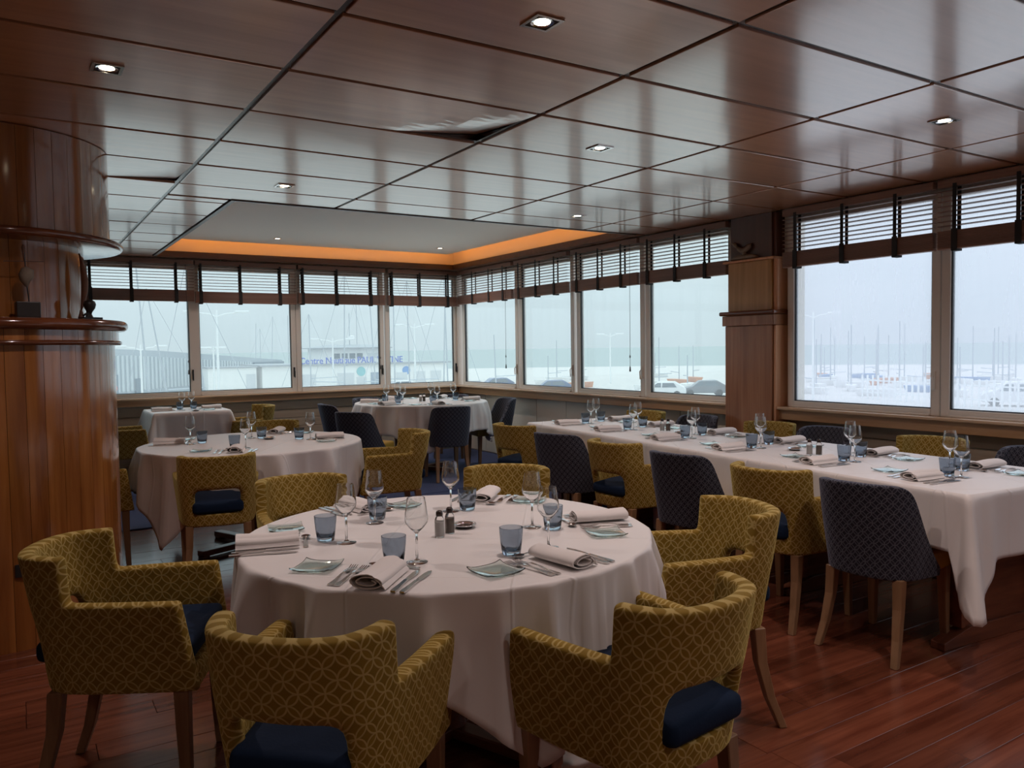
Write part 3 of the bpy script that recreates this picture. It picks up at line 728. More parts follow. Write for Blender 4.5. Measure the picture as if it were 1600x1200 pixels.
def pad(x0, x1, y0, y1, z0, z1, taper=0.0, puff=0.0, uv=False):
    """rounded upholstery block"""
    bm = bmesh.new(); nx, ny = 4, 4
    vs = {}
    for k in (0, 1):
        for i in range(nx + 1):
            for j in range(ny + 1):
                fx, fy = i / nx, j / ny
                wx = 1 - taper * (1 - fy)
                x = (x0 + x1) / 2 + (fx - 0.5) * (x1 - x0) * wx
                y = y0 + fy * (y1 - y0)
                e = (1 - (2 * fx - 1) ** 4) * (1 - (2 * fy - 1) ** 4)
                z = (z1 - 0.006 + puff * e) if k else z0
                vs[k, i, j] = bm.verts.new((x, y, z))
    for i in range(nx):
        for j in range(ny):
            bm.faces.new([vs[1, i, j], vs[1, i + 1, j], vs[1, i + 1, j + 1], vs[1, i, j + 1]])
            bm.faces.new([vs[0, i, j], vs[0, i, j + 1], vs[0, i + 1, j + 1], vs[0, i + 1, j]])
    for i in range(nx):
        bm.faces.new([vs[0, i, 0], vs[0, i + 1, 0], vs[1, i + 1, 0], vs[1, i, 0]]); bm.faces.new([vs[0, i + 1, ny], vs[0, i, ny], vs[1, i, ny], vs[1, i + 1, ny]])
    for j in range(ny):
        bm.faces.new([vs[0, 0, j + 1], vs[0, 0, j], vs[1, 0, j], vs[1, 0, j + 1]]); bm.faces.new([vs[0, nx, j], vs[0, nx, j + 1], vs[1, nx, j + 1], vs[1, nx, j]])
    bmesh.ops.recalc_face_normals(bm, faces=bm.faces)
    bmesh.ops.bevel(bm, geom=[e for e in bm.edges if e.calc_face_angle(0) > 0.6], offset=min(0.022, (z1 - z0) * 0.4), segments=3, affect='EDGES', profile=0.5)
    uvl = bm.loops.layers.uv.new('UVMap')
    for f in bm.faces:
        f.smooth = True
        for l in f.loops:
            c, nn = l.vert.co, f.normal
            l[uvl].uv = (c.x + 0.01, c.z) if abs(nn.y) > 0.6 else ((c.y, c.z) if abs(nn.x) > 0.6 else (c.x, c.y))
    me = bpy.data.meshes.new('pad'); bm.to_mesh(me); bm.free()
    return me
def leg_mesh(x, y, fx, fy, z1=0.375):
    m = MB(); pts = []
    for t in (0, 0.35, 0.7, 1.0):
        b = t * t
        pts.append((x + (fx - x) * b, y + (fy - y) * b, z1 * (1 - t), 0.023 - 0.008 * t))
    vs = []
    for px, py, pz, h in pts: vs += [(px - h, py - h, pz), (px + h, py - h, pz), (px + h, py + h, pz), (px - h, py + h, pz)]
    fs = [(4 * i + k, 4 * i + (k + 1) % 4, 4 * i + 4 + (k + 1) % 4, 4 * i + 4 + k) for i in range(3) for k in range(4)] + [(3, 2, 1, 0), (12, 13, 14, 15)]
    return m.add(vs, fs).mesh('leg', bevel=0.003, seg=1)
SH_ARM, SH_SIDE = shell_mesh('arm'), shell_mesh('side')
def make_armchair():
    t = thing('armchair', '-', 'chair')
    obj('back_shell', SH_ARM, M_gold, t)
    obj('seat_base', pad(-0.205, 0.205, -0.165, 0.285, 0.362, 0.452, 0.12), M_gold, t)
    obj('seat_cushion', pad(-0.203, 0.203, -0.225, 0.270, 0.4525, 0.525, 0.30, 0.028), M_cushion, t)
    for sx in (-1, 1):
        obj('leg', leg_mesh(sx * 0.205, 0.235, sx * 0.208, 0.245), M_leg, t)
        obj('leg', leg_mesh(sx * 0.165, -0.150, sx * 0.195, -0.235), M_leg, t)
    return t
def make_sidechair():
    t = thing('side_chair', '-', 'chair')
    obj('back_shell', SH_SIDE, M_navyv, t)
    obj('seat_cushion', pad(-0.195, 0.195, -0.16, 0.275, 0.365, 0.475, 0.10, 0.012), M_ochre, t)
    for sx in (-1, 1):
        obj('leg', leg_mesh(sx * 0.172, 0.235, sx * 0.178, 0.245), M_leg, t)
        obj('leg', leg_mesh(sx * 0.160, -0.145, sx * 0.185, -0.225), M_leg, t)
    return t
protos = {}
def chair(kind, x, y, deg, label, group, z=0.0):
    if kind not in protos:
        o = protos[kind] = make_armchair() if kind == 'arm' else make_sidechair()
    else: o = copy_tree(protos[kind])
    o.location = (x, y, z); o.rotation_euler = (0, 0, math.radians(deg - 90))
    o['label'] = label; o['group'] = group
    return o
G1, G2, G3, G4, G5 = 'armchairs round the front table', 'armchairs round the middle table', 'side chairs round the corner table', 'chairs along the long table', 'armchairs at the small square table'
def from_back(kind, bx, by, deg, label, group, z=0.0, k=0.30):
    a = math.radians(deg)
    return chair(kind, bx + k * math.cos(a), by + k * math.sin(a), deg, label, group, z)
cA = from_back('arm', 0.015, 3.02, -25, 'gold patterned armchair standing in front of the round wooden column', G1)
from_back('arm', 0.425, 1.675, 46, 'gold armchair with its back to the viewer, nearest one left of the hanging tablecloth corner', G1)
from_back('arm', 1.445, 1.295, 97, 'gold armchair with its back turned, navy cushion showing through the slot, nearest on the right', G1)
from_back('arm', 2.50, 2.07, 160, 'gold armchair seen from the side, right of the front round table before the long table', G1)
from_back('arm', 2.27, 3.60, 227, 'gold armchair behind the front round table, its back just above the salt shakers side', G1)
from_back('arm', 1.17, 3.97, 271, 'gold armchair behind the front round table on its far left, beside the slotted back chair', G1)
from_back('arm', 1.00, 4.86, 79, 'gold armchair with a slotted back and navy cushion, before the middle round table', G2)
from_back('arm', 2.71, 5.50, 170, 'gold armchair in side view at the right of the middle round table', G2)
from_back('arm', 1.90, 7.12, 272, 'gold armchair behind the middle round table, only its back top showing', G2, FZ)
chair('arm', 0.36, 6.02, 2, 'gold armchair at the left of the middle round table, half hidden by the column', G2)
chair('arm', 0.86, 8.80, -3, 'gold armchair left of the small square table, next to the column', G5, FZ)
chair('arm', 2.24, 9.16, 183, 'gold armchair right of the small square table, below the far windows', G5, FZ)
from_back('side', 3.92, 7.33, 80, 'navy side chair with its back to the viewer at the round corner table', G3, FZ)
from_back('side', 2.74, 7.42, 33, 'navy side chair with ochre seat turned right, behind the middle table', G3, FZ)
from_back('side', 2.93, 8.80, -4, 'navy side chair left of the corner table, the farther of the pair there', G3, FZ)
from_back('side', 5.22, 8.22, 172, 'navy side chair with ochre seat, right of the corner table beside the wall', G3, FZ)
from_back('side', 3.80, 9.66, 279, 'navy side chair behind the corner table on its left, under the far windows', G3, FZ)
from_back('side', 5.05, 9.45, 232, 'navy side chair behind the corner table, in the very corner of the room', G3, FZ)
ordl = ['farthest on the aisle side', 'second from the far end on the aisle side', 'third from the far end on the aisle side', 'third from the near end on the aisle side', 'second from the near end on the aisle side', 'nearest on the aisle side']
ordr = [q.replace('aisle', 'window') for q in ordl]
for k, (bx, by, dg) in enumerate([(3.30, 5.42, 8), (3.22, 4.66, 14), (3.19, 4.03, 3), (3.155, 3.37, 5), (3.10, 2.69, 4), (3.115, 2.16, 4)]):
    kd = 'arm' if k % 2 == 0 else 'side'
    from_back(kd, bx, by, dg, ('gold armchair ' if kd == 'arm' else 'navy side chair ') + ordl[k] + ' of the long table', G4)
for k, (bx, by, dg) in enumerate([(5.27, 5.72, 184), (5.27, 5.06, 184), (5.235, 4.22, 184), (5.22, 3.72, 185), (5.20, 2.88, 184), (5.12, 2.22, 184)]):
    kd = 'arm' if k % 2 == 0 else 'side'
    from_back(kd, bx, by, dg, ('gold armchair ' if kd == 'arm' else 'navy side chair ') + ordr[k] + ' of the long table', G4)

obj('fabric_label', MB().box(-0.262, -0.2565, -0.16, -0.135, 0.43, 0.47), M_rust, cA)

# ------------------------------------------------------------------ tables and cloths
CT = 0.003     # cloth thickness
def round_cloth(cx, cy, r, zt, base, corner, cdeg, seed, label, nf=15, cw=0.20, amp=1.0):
    q = random.Random(seed)
    n, rows = 256, 22
    ph = [q.uniform(0, 2 * PI) for _ in range(6)]
    vs, fs = [], []
    rr = [0.0, r * 0.3, r * 0.6, r * 0.85, r - 0.012, r - 0.002]
    for i, ri in enumerate(rr):
        for k in range(n):
            a = 2 * PI * k / n
            vs.append((cx + ri * math.cos(a), cy + ri * math.sin(a), zt))
    ctr = len(rr)
    for i in range(rows + 1):
        v = (i / rows) ** 1.6
        for k in range(n):
            a = 2 * PI * k / n
            c = 0
            for d in range(4):
                da = (a - math.radians(cdeg + 90 * d) + PI) % (2 * PI) - PI
                c = max(c, max(0.0, 1 - abs(da) / (1.7 * cw)) ** 1.15)
            Lh = base + (corner - base) * c + 0.012 * math.sin(3 * a + ph[0])
            t = v * Lh
            g = min(1.0, (t / 0.16) ** 0.8)
            w1 = (1 - abs(math.sin(nf / 2 * a + ph[1] + 1.5 * math.sin(2 * a + ph[2]) + 0.6 * math.sin(5 * a + ph[5])))) ** 1.7
            w2 = (1 - abs(math.sin(nf * 0.85 * a + ph[4] + 2.0 * math.sin(3 * a + ph[3])))) ** 2
            w = 1.5 * w1 * (0.6 + 0.4 * math.sin(3 * a + ph[3])) + 0.45 * w2 - 0.35
            rip = (0.050 + 0.012 * c) * amp * g * w
            if t < 0.019:
                th = t / 0.019 * PI / 2
                rad, z = r + 0.001 + 0.012 * math.sin(th) , zt - 0.012 * (1 - math.cos(th))
            else:
                rad, z = r + 0.013 + 0.06 * (t - 0.019), zt - 0.012 - (t - 0.019) * 0.985
            rad += rip + 0.05 * c * max(0, t - base * 0.6)
            vs.append((cx + rad * math.cos(a), cy + rad * math.sin(a), z))
    m = len(rr) + rows + 1
    for i in range(1, m - 1):
        for k in range(n):
            k2 = (k + 1) % n
            fs.append((i * n + k, i * n + k2, (i + 1) * n + k2, (i + 1) * n + k))
    fs.append(tuple(range(n, 2 * n)))
    vs = vs[n:]; fs = [tuple(i - n for i in f) for f in fs]
    me = bpy.data.meshes.new('tablecloth'); me.from_pydata(vs, [], fs)
    bm = bmesh.new(); bm.from_mesh(me); bmesh.ops.recalc_face_normals(bm, faces=bm.faces)
    for f in bm.faces: f.smooth = True
    bm.to_mesh(me); bm.free()
    me = bake(me, [('SOLIDIFY', dict(thickness=CT, offset=-1))])
    return tag(obj('tablecloth', me, M_cloth), label, 'tablecloth', 'white tablecloths')
def rect_cloth(x0, x1, y0, y1, zt, drop, corner, seed, label, M=None, sides=(1, 1, 1, 1), amp=1.0, dropy=None):
    """cloth over a rectangle; sides = hang at (x0, x1, y0, y1)"""
    q = random.Random(seed)
    cr_ = 0.03
    path = []
    def seg(ax, ay, bx, by, nx, ny, n, on):
        for i in range(n):
            t = i / n
            path.append((ax + (bx - ax) * t, ay + (by - ay) * t, nx, ny, 0.0, on))
    def arc(cx, cy, a0, on):
        for i in range(11):
            a = a0 + PI / 2 * i / 11
            path.append((cx + cr_ * math.cos(a), cy + cr_ * math.sin(a), math.cos(a), math.sin(a), math.sin(PI * i / 11) ** 1.5, on))
    nx_, ny_ = max(10, int((x1 - x0) / 0.02)), max(10, int((y1 - y0) / 0.02))
    seg(x0 + cr_, y0, x1 - cr_, y0, 0, -1, nx_, sides[2]); arc(x1 - cr_, y0 + cr_, -PI / 2, 1 if sides[1] and sides[2] else 0)
    seg(x1, y0 + cr_, x1, y1 - cr_, 1, 0, ny_, sides[1]); arc(x1 - cr_, y1 - cr_, 0, 1 if sides[1] and sides[3] else 0)
    seg(x1 - cr_, y1, x0 + cr_, y1, 0, 1, nx_, sides[3]); arc(x0 + cr_, y1 - cr_, PI / 2, 1 if sides[0] and sides[3] else 0)
    seg(x0, y1 - cr_, x0, y0 + cr_, -1, 0, ny_, sides[0]); arc(x0 + cr_, y0 + cr_, PI, 1 if sides[0] and sides[2] else 0)
    n = len(path); rows = 16
    ph = [q.uniform(0, 6.28) for _ in range(6)]
    # smooth corner weight along the outline so the drop grows towards each hanging corner
    cen = [i for i, p_ in enumerate(path) if p_[4] > 0.98 and p_[5]]
    s = [0.0]
    for i in range(n): s.append(s[-1] + math.dist(path[i][:2], path[(i + 1) % n][:2]))
    per = s[-1]
    vs, fs = [], []
    for i in range(rows + 1):
        v = i / rows
        for k, (x, y, nx, ny, c, on) in enumerate(path):
            cw = 0
            for j in cen:
                d = abs(s[k] - s[j]); d = min(d, per - d)
                cw = max(cw, max(0.0, 1 - d / (0.055 if nx < -0.7 else 0.16)))
            dr = drop if (abs(nx) > 0.7 or dropy is None) else dropy
            Lh = (dr + (corner - dr) * cw) if on else 0.012
            t = v * Lh
            g = min(1.0, t / 0.2)
            u = s[k]
            rip = amp * g * (0.010 * math.sin(u * 11 + ph[0] + 1.2 * math.sin(u * 4 + ph[1])) + 0.005 * math.sin(u * 27 + ph[2]) + 0.02 * cw * math.sin(u * 42 + ph[3]))
            off = 0.004 + 0.010 * min(1, t / 0.02) + 0.03 * t + rip + 0.05 * cw * t + 0.30 * t * c ** 2
            if not on: off = 0.001
            vs.append((x + nx * off, y + ny * off, zt - max(0, t - 0.004)))
    for i in range(rows):
        for k in range(n):
            k2 = (k + 1) % n
            fs.append((i * n + k, (i + 1) * n + k, (i + 1) * n + k2, i * n + k2))
    fs.append(tuple(range(n)))
    me = bpy.data.meshes.new('tablecloth'); me.from_pydata(vs, [], fs)
    if M: me.transform(M)
    bm = bmesh.new(); bm.from_mesh(me); bmesh.ops.recalc_face_normals(bm, faces=bm.faces)
    for f in bm.faces: f.smooth = len(f.verts) == 4
    bm.to_mesh(me); bm.free()
    me = bake(me, [('SOLIDIFY', dict(thickness=CT, offset=-1))])
    return tag(obj('tablecloth', me, M_cloth), label, 'tablecloth', 'white tablecloths')
def round_table(cx, cy, r, zt, label, z0=0.0):
    t = thing('round_table', label, 'table', (cx, cy, z0), 0.4)
    h = zt - z0 - CT - 0.0015
    obj('tabletop', MB().lathe([(0.0, h - 0.03), (r - 0.006, h - 0.03), (r, h - 0.02), (r, h - 0.008), (r - 0.006, h), (0.0, h)], 64), M_tbl, t, smooth=True, sharp=0.5)
    obj('pedestal', MB().lathe([(0.055, 0.05), (0.045, 0.12), (0.045, h - 0.1), (0.09, h - 0.031)], 20), M_tbl, t, smooth=True, sharp=0.6)
    for k in range(4):
        a = k * PI / 2
        f = MB().box(0.0, 0.46, -0.035, 0.035, 0.012, 0.052).box(0.40, 0.46, -0.03, 0.03, 0.0, 0.012)
        o = obj('foot', f, M_tbl, t, bevel=0.006); o.rotation_euler = (0, 0, a)
    return t
T1 = (1.315, 2.534, 0.72, 0.76)
T2 = (1.47, 5.90, 0.765, 0.76)
T3 = (4.02, 8.36, 0.755, 0.815)
round_table(*T1, 'large round table in front, hidden under its white cloth')
round_table(*T2, 'round table in the middle with four places, under its white cloth')
round_table(*T3, 'round table in the window corner among navy chairs, under its white cloth', FZ)
round_cloth(*T1, 0.285, 0.52, 262, 3, 'white cloth on the large front round table, a long corner hanging towards the viewer', 17, 0.24)
round_cloth(*T2, 0.32, 0.62, 212, 5, 'white cloth on the middle round table, pointed corner hanging by the slotted armchair', 15, 0.24)
round_cloth(*T3, 0.33, 0.52, 250, 8, 'white cloth on the round corner table, falling in pleats between navy chairs', 17, 0.3, 1.15)
# square table by the far wall
t = thing('square_table', 'small square table under a white cloth against the far windows', 'table', (1.62, 9.36, FZ))
hq = 0.79 - FZ - CT - 0.0015
obj('tabletop', MB().box(-0.385, 0.385, -0.37, 0.37, hq - 0.03, hq), M_tbl, t, bevel=0.004)
for sx in (-1, 1):
    for sy in (-1, 1): obj('leg', MB().box(sx * 0.33 - 0.025, sx * 0.33 + 0.025, sy * 0.31 - 0.025, sy * 0.31 + 0.025, 0, hq - 0.031), M_tbl, t, bevel=0.004)
rect_cloth(1.62 - 0.39, 1.62 + 0.39, 9.36 - 0.375, 9.36 + 0.375, 0.79, 0.42, 0.52, 4, 'white cloth on the small square table by the far windows', amp=0.5)
# the long table: three trestle tables end to end, one cloth each, turned slightly to the wall
LA = math.atan2(0.38, 4.08)
LT = Matrix.Translation((3.475, 1.815, 0)) @ Matrix.Rotation(-LA, 4, 'Z')
LW = 0.96
def lt(u, v, z=0.0): return LT @ Vector((u, v, z))
LY = [0.0, 1.33, 2.68, 4.06]
nm = ['near end of the long table', 'middle of the long table', 'far end of the long table']
for k in range(3):
    a, b_ = LY[k], LY[k + 1]
    p_ = lt(LW / 2, (a + b_) / 2)
    t = thing('trestle_table', 'dark red trestle table forming the ' + nm[k] + ', under a white cloth', 'table', p_, -LA, 'tables pushed together as the long table')
    h = 0.76 - CT - 0.0015
    hw, hl = LW / 2 - 0.006, (b_ - a) / 2 - 0.036
    obj('tabletop', MB().box(-hw, hw, -hl, hl, h - 0.03, h), M_tbl, t, bevel=0.003)
    for sy in (-1, 1):
        yy = sy * (hl - 0.16)
        o = obj('trestle_foot', MB().prism([(-0.40, 0.0), (0.40, 0.0), (0.40, 0.035), (0.20, 0.085), (-0.20, 0.085), (-0.40, 0.035)], 0.07, 1, yy - 0.035), M_tbl, t, bevel=0.004)
        obj('trestle_panel', MB().box(-0.24, 0.24, yy - 0.02, yy + 0.02, 0.086, h - 0.031).box(-0.27, -0.241, yy - 0.03, yy + 0.03, 0.086, h - 0.031).box(0.241, 0.27, yy - 0.03, yy + 0.03, 0.086, h - 0.031), M_tbl, t)
    obj('stretcher', MB().box(-0.02, 0.02, -hl + 0.19, hl - 0.19, 0.25, 0.33), M_tbl, t, bevel=0.003)
    rect_cloth(0, LW, a - (0.029 if k else -0.003), b_ + (0.029 if k < 2 else -0.003), 0.7594 if k == 1 else 0.76,     # the cloths overlap a little at the joins
                0.265, 0.52 if k == 0 else 0.40, 11 + k, 'white cloth on the ' + nm[k], LT, (1, 1, 1 if k == 0 else 0, 1 if k == 2 else 0), dropy=0.31)

# ------------------------------------------------------------------ tableware
def wine_mesh():
    o = [(0.0, 0.0), (0.033, 0.0), (0.034, 0.0015), (0.030, 0.003), (0.010, 0.006), (0.0042, 0.012), (0.0036, 0.05), (0.004, 0.088), (0.009, 0.096), (0.022, 0.108), (0.034, 0.124), (0.0365, 0.134), (0.0355, 0.15), (0.031, 0.180), (0.0275, 0.203)]
    i = [(0.0265, 0.203), (0.0300, 0.180), (0.0345, 0.15), (0.0355, 0.134), (0.033, 0.1255), (0.0208, 0.1105), (0.008, 0.0995), (0.0, 0.0975)]
    return MB().lathe(o + i, 24).mesh('wine_glass', smooth=True, sharp=1.2)
def tumbler_mesh():
    m = MB()
    o = [(0.0, 0.0), (0.027, 0.0), (0.0295, 0.003), (0.031, 0.014), (0.0345, 0.04), (0.0375, 0.07), (0.0385, 0.088)]
    i = [(0.0372, 0.0885), (0.0360, 0.07), (0.0328, 0.04), (0.0285, 0.018), (0.020, 0.013), (0.0, 0.012)]
    m.lathe(o + i, 32)
    w = []
    for (x, y, z) in m.v:
        a = math.atan2(y, x); r_ = math.hypot(x, y)
        k = 1 + 0.028 * math.sin(8 * a) * min(1, z / 0.02) * max(0, 1 - z / 0.1)
        w.append((x * k, y * k, z))
    m.v = w
    return m.mesh('tumbler', smooth=True, sharp=1.2)
def plate_mesh():
    n = 8; vs = []; fs = []
    for k in (0, 1):
        for i in range(n + 1):
            for j in range(n + 1):
                x, y = (i / n - 0.5) * 2, (j / n - 0.5) * 2
                z = 0.010 * max(0, abs(x) ** 4 * 0.45 + abs(y) ** 4 * 0.45 + 0.35 * (abs(x * y)) ** 3)
                vs.append((x * 0.062, y * 0.062, z + (0.004 if k else 0)))
    def ix(k, i, j): return k * (n + 1) ** 2 + i * (n + 1) + j
    for i in range(n):
        for j in range(n):
            fs.append((ix(1, i, j), ix(1, i + 1, j), ix(1, i + 1, j + 1), ix(1, i, j + 1))); fs.append((ix(0, i, j), ix(0, i, j + 1), ix(0, i + 1, j + 1), ix(0, i + 1, j)))
        for (a, b) in (((i, 0), (i + 1, 0)), ((i + 1, n), (i, n)), ((0, i + 1), (0, i)), ((n, i), (n, i + 1))):
            fs.append((ix(0, *a), ix(0, *b), ix(1, *b), ix(1, *a)))
    return MB().add(vs, fs).mesh('plate', smooth=True, sharp=0.9)
def napkin_mesh(w=0.108, h=0.041, ln=0.205, seed=0):
    """rolled cotton napkin: a flattened spiral lying on its tail"""
    q = random.Random(seed)
    n = 34; path = []
    for i in range(n):
        t = i / (n - 1); a = PI * 0.5 + t * 2 * PI * 1.9
        k = 1 - 0.62 * t
        path.append((w / 2 * k * math.cos(a), h / 2 + h / 2 * k * math.sin(a) * (1 if t < 0.6 else 0.85)))
    path = [(w * 0.46, 0.0035), (w * 0.30, h * 0.55), (w * 0.12, h * 0.93)] + path
    th = 0.0032; vs = []; fs = []
    N_ = len(path); m_ = 6
    for j in range(m_ + 1):
        v = j / m_
        for side in (0, 1):
            for i, (x, z) in enumerate(path):
                a, b = path[max(0, i - 1)], path[min(N_ - 1, i + 1)]
                tx, tz = b[0] - a[0], b[1] - a[1]; l = math.hypot(tx, tz) or 1
                s_ = 1 + 0.05 * math.sin(3 * v + seed)
                off = -th / 2 if side == 0 else th / 2
                vs.append((x * s_ - tz / l * off, (v - 0.5) * ln, max(0.0008, z * (1 + 0.06 * math.sin(5 * v + seed)) + tx / l * off)))
    def ix(j, s_, i): return (j * 2 + s_) * N_ + i
    for j in range(m_):
        for i in range(N_ - 1):
            fs.append((ix(j, 0, i), ix(j, 0, i + 1), ix(j + 1, 0, i + 1), ix(j + 1, 0, i))); fs.append((ix(j, 1, i), ix(j + 1, 1, i), ix(j + 1, 1, i + 1), ix(j, 1, i + 1)))
        for i in (0, N_ - 1): fs.append((ix(j, 0, i), ix(j + 1, 0, i), ix(j + 1, 1, i), ix(j, 1, i)))
    for j in (0, m_):
        for i in range(N_ - 1): fs.append((ix(j, 0, i), ix(j, 1, i), ix(j, 1, i + 1), ix(j, 0, i + 1)))
    return MB().add(vs, fs).mesh('napkin', smooth=True, sharp=0.9)
def fork_parts():
    h = MB().strip([(0, -0.098, 0.0012, 0.0085), (0, -0.085, 0.001, 0.0095), (0, -0.05, 0.003, 0.006), (0, -0.01, 0.008, 0.0032), (0, 0.025, 0.0095, 0.0035), (0, 0.038, 0.006, 0.010), (0, 0.052, 0.003, 0.0118)], 0.0022).mesh('handle', smooth=True, sharp=0.5)
    ts = []
    for k in range(4):
        x = -0.0102 + 0.0068 * k
        ts.append(MB().strip([(x, 0.0515, 0.003, 0.0018), (x, 0.075, 0.002, 0.0016), (x, 0.098, 0.006, 0.0010)], 0.0018).mesh('tine'))
    return h, ts
def knife_parts():
    h = MB().strip([(0, -0.108, 0.0008, 0.007), (0, -0.095, 0.0006, 0.009), (0, -0.04, 0.001, 0.0062), (0, 0.0, 0.0015, 0.0058)], 0.0045).mesh('handle', smooth=True, sharp=0.5)
    bl = MB().strip([(0, 0.0005, 0.002, 0.006), (0.001, 0.03, 0.002, 0.0095), (0.0015, 0.075, 0.002, 0.0098), (0.002, 0.10, 0.002, 0.006), (0.004, 0.108, 0.002, 0.0015)], 0.0016).mesh('blade')
    return h, bl
def spoon_parts():
    h = MB().strip([(0, -0.088, 0.0012, 0.0075), (0, -0.076, 0.001, 0.0085), (0, -0.04, 0.004, 0.005), (0, 0.0, 0.0085, 0.003), (0, 0.032, 0.0075, 0.0032)], 0.002).mesh('handle', smooth=True, sharp=0.5)
    m = MB(); vs = []; fs = []; n = 16
    for k in (0, 1):
        for ri in (1.0, 0.7, 0.35):
            for i in range(n):
                a = 2 * PI * i / n
                y = 0.053 + 0.0235 * ri * math.sin(a); x = 0.0165 * ri * math.cos(a) * (1 - 0.12 * math.sin(a))
                z = 0.0012 + 0.0068 * ri ** 2 + (0.0012 if k else 0)
                vs.append((x, y, z))
    for k in (0, 1):
        for r_ in range(2):
            for i in range(n):
                a = k * 3 * n + r_ * n; fs.append((a + i, a + (i + 1) % n, a + n + (i + 1) % n, a + n + i))
        fs.append(tuple(k * 3 * n + 2 * n + i for i in range(n)))
    for i in range(n): fs.append((i, (i + 1) % n, 3 * n + (i + 1) % n, 3 * n + i))
    return h, m.add(vs, fs).mesh('bowl', smooth=True, sharp=1.0)
ME_W, ME_T, ME_P = wine_mesh(), tumbler_mesh(), plate_mesh()
ME_N = [napkin_mesh(seed=k) for k in range(3)]
FORK, KNIFE, SPOON = fork_parts(), knife_parts(), spoon_parts()
for me_ in (FORK[0], *FORK[1], *KNIFE, *SPOON): me_.materials.append(M_steel)
def ware(kind, x, y, z, rz, label, group):
    if kind == 'wine_glass': o = obj('wine_glass', ME_W, M_wine)
    elif kind == 'tumbler': o = obj('tumbler', ME_T, M_tumb)
    elif kind == 'plate': o = obj('glass_plate', ME_P, M_plate)
    elif kind == 'napkin': o = obj('napkin', R.choice(ME_N), M_napkin)
    else:
        o = thing(kind, label, kind)
        if kind == 'fork':
            obj('handle', FORK[0], None, o)
            for tm in FORK[1]: obj('tine', tm, None, o)
        elif kind == 'knife':
            obj('handle', KNIFE[0], None, o); obj('blade', KNIFE[1], None, o)
        else:
            obj('handle', SPOON[0], None, o); obj('bowl', SPOON[1], None, o)
    o.location = (x, y, z); o.rotation_euler = (0, 0, rz)
    cat = {'wine_glass': 'wine glass', 'tumbler': 'tumbler', 'plate': 'plate', 'napkin': 'napkin'}.get(kind, kind)
    return tag(o, label, cat, group)
def place(cx, cy, z, deg, seat, table, over=None, jit=0.006):
    """one place setting; local +v points from the seat to the table, +u to the diner's right"""
    a = math.radians(deg); v = Vector((math.cos(a), math.sin(a))); u = Vector((v.y, -v.x))
    over = over or {}
    z += 0.0006
    rz0 = a - PI / 2
    def put(kind, uu, vv, r_, label, key=None):
        if key and key in over: x, y = over[key]
        else:
            w = Vector((cx, cy)) + u * (uu + R.uniform(-jit, jit)) + v * (vv + R.uniform(-jit, jit)); x, y = w
        ware(kind, x, y, z, rz0 + r_ + R.uniform(-0.05, 0.05), label, {'wine_glass': 'stemmed wine glasses', 'tumbler': 'blue-grey tumblers', 'plate': 'square glass side plates', 'napkin': 'rolled white napkins', 'fork': 'forks', 'knife': 'knives', 'spoon': 'dessert spoons'}[kind] + ' on the ' + table)
    put('napkin', 0, 0, 0.02, 'rolled white napkin ' + seat, 'nap')
    put('plate', -0.235, 0.07, R.uniform(-0.1, 0.1), 'square glass side plate ' + seat, 'plate')
    put('fork', -0.125, 0.015, 0.03, 'outer fork ' + seat)
    put('fork', -0.090, 0.005, -0.02, 'inner fork beside the napkin ' + seat)
    put('knife', 0.085, 0.0, 0.02, 'inner knife beside the napkin ' + seat)
    put('knife', 0.118, -0.005, -0.03, 'outer knife ' + seat)
    put('spoon', -0.015, 0.128, PI / 2, 'dessert spoon ' + seat)
    put('tumbler', 0.0, 0.185, 0, 'blue-grey tumbler ' + seat, 'tum')
    put('wine_glass', 0.062, 0.20, 0, 'stemmed wine glass ' + seat, 'wine')

seats1 = [((0.712, 2.706), -16, 'at the seat by the round column, front table', dict(wine=(0.948, 2.582), tum=(0.900, 2.655), plate=(0.833, 2.902))),
          ((0.873, 2.108), 45, 'at the front left seat, front table', dict(wine=(1.040, 2.215), tum=(0.974, 2.240), plate=(0.760, 2.328))),
          ((1.402, 1.955), 98, 'at the front right seat, front table', dict(wine=(1.475, 2.125), tum=(1.330, 2.125), plate=(1.183, 1.978))),
          ((1.860, 2.350), 161, 'at the right hand seat, front table', dict(wine=(1.597, 2.404), tum=(1.640, 2.335), plate=(1.745, 2.160))),
          ((1.740, 3.000), 225, 'at the rear right seat, front table', dict(wine=(1.489, 2.839), tum=(1.556, 2.822), plate=(1.855, 2.820))),
          ((1.195, 3.120), 280, 'at the rear left seat, front table', dict(wine=(1.148, 2.815), tum=(1.186, 2.880), plate=(1.380, 3.045)))]
for (c, dg, s_, ov) in seats1: place(c[0], c[1], T1[3], dg, s_, 'front table', ov)
seats2 = [((0.945, 6.20), -20, 'at the column side seat, middle table', dict(wine=(1.065, 6.045), tum=(1.150, 6.075))),
          ((1.235, 5.405), 68, 'at the front seat, middle table', dict(wine=(1.335, 5.56), tum=(1.275, 5.62))),
          ((1.80, 6.46), 240, 'at the rear seat, middle table', dict(wine=(1.529, 6.17), tum=(1.588, 6.11))),
          ((2.02, 5.80), 170, 'at the right hand seat, middle table', dict(wine=(1.865, 5.79), tum=(1.80, 5.86)))]
for (c, dg, s_, ov) in seats2: place(c[0], c[1], T2[3], dg, s_, 'middle table', ov)
for k, (ang, s_) in enumerate([(262, 'front'), (205, 'left'), (150, 'rear left'), (100, 'rear'), (40, 'rear right'), (-15, 'right hand')]):
    a = math.radians(ang)
    place(T3[0] + 0.60 * math.cos(a), T3[1] + 0.60 * math.sin(a), T3[3], ang + 180, 'at the %s seat, corner table' % s_, 'corner table')
place(1.36, 9.34, 0.79, 0, 'at the column side of the small square table', 'square table')
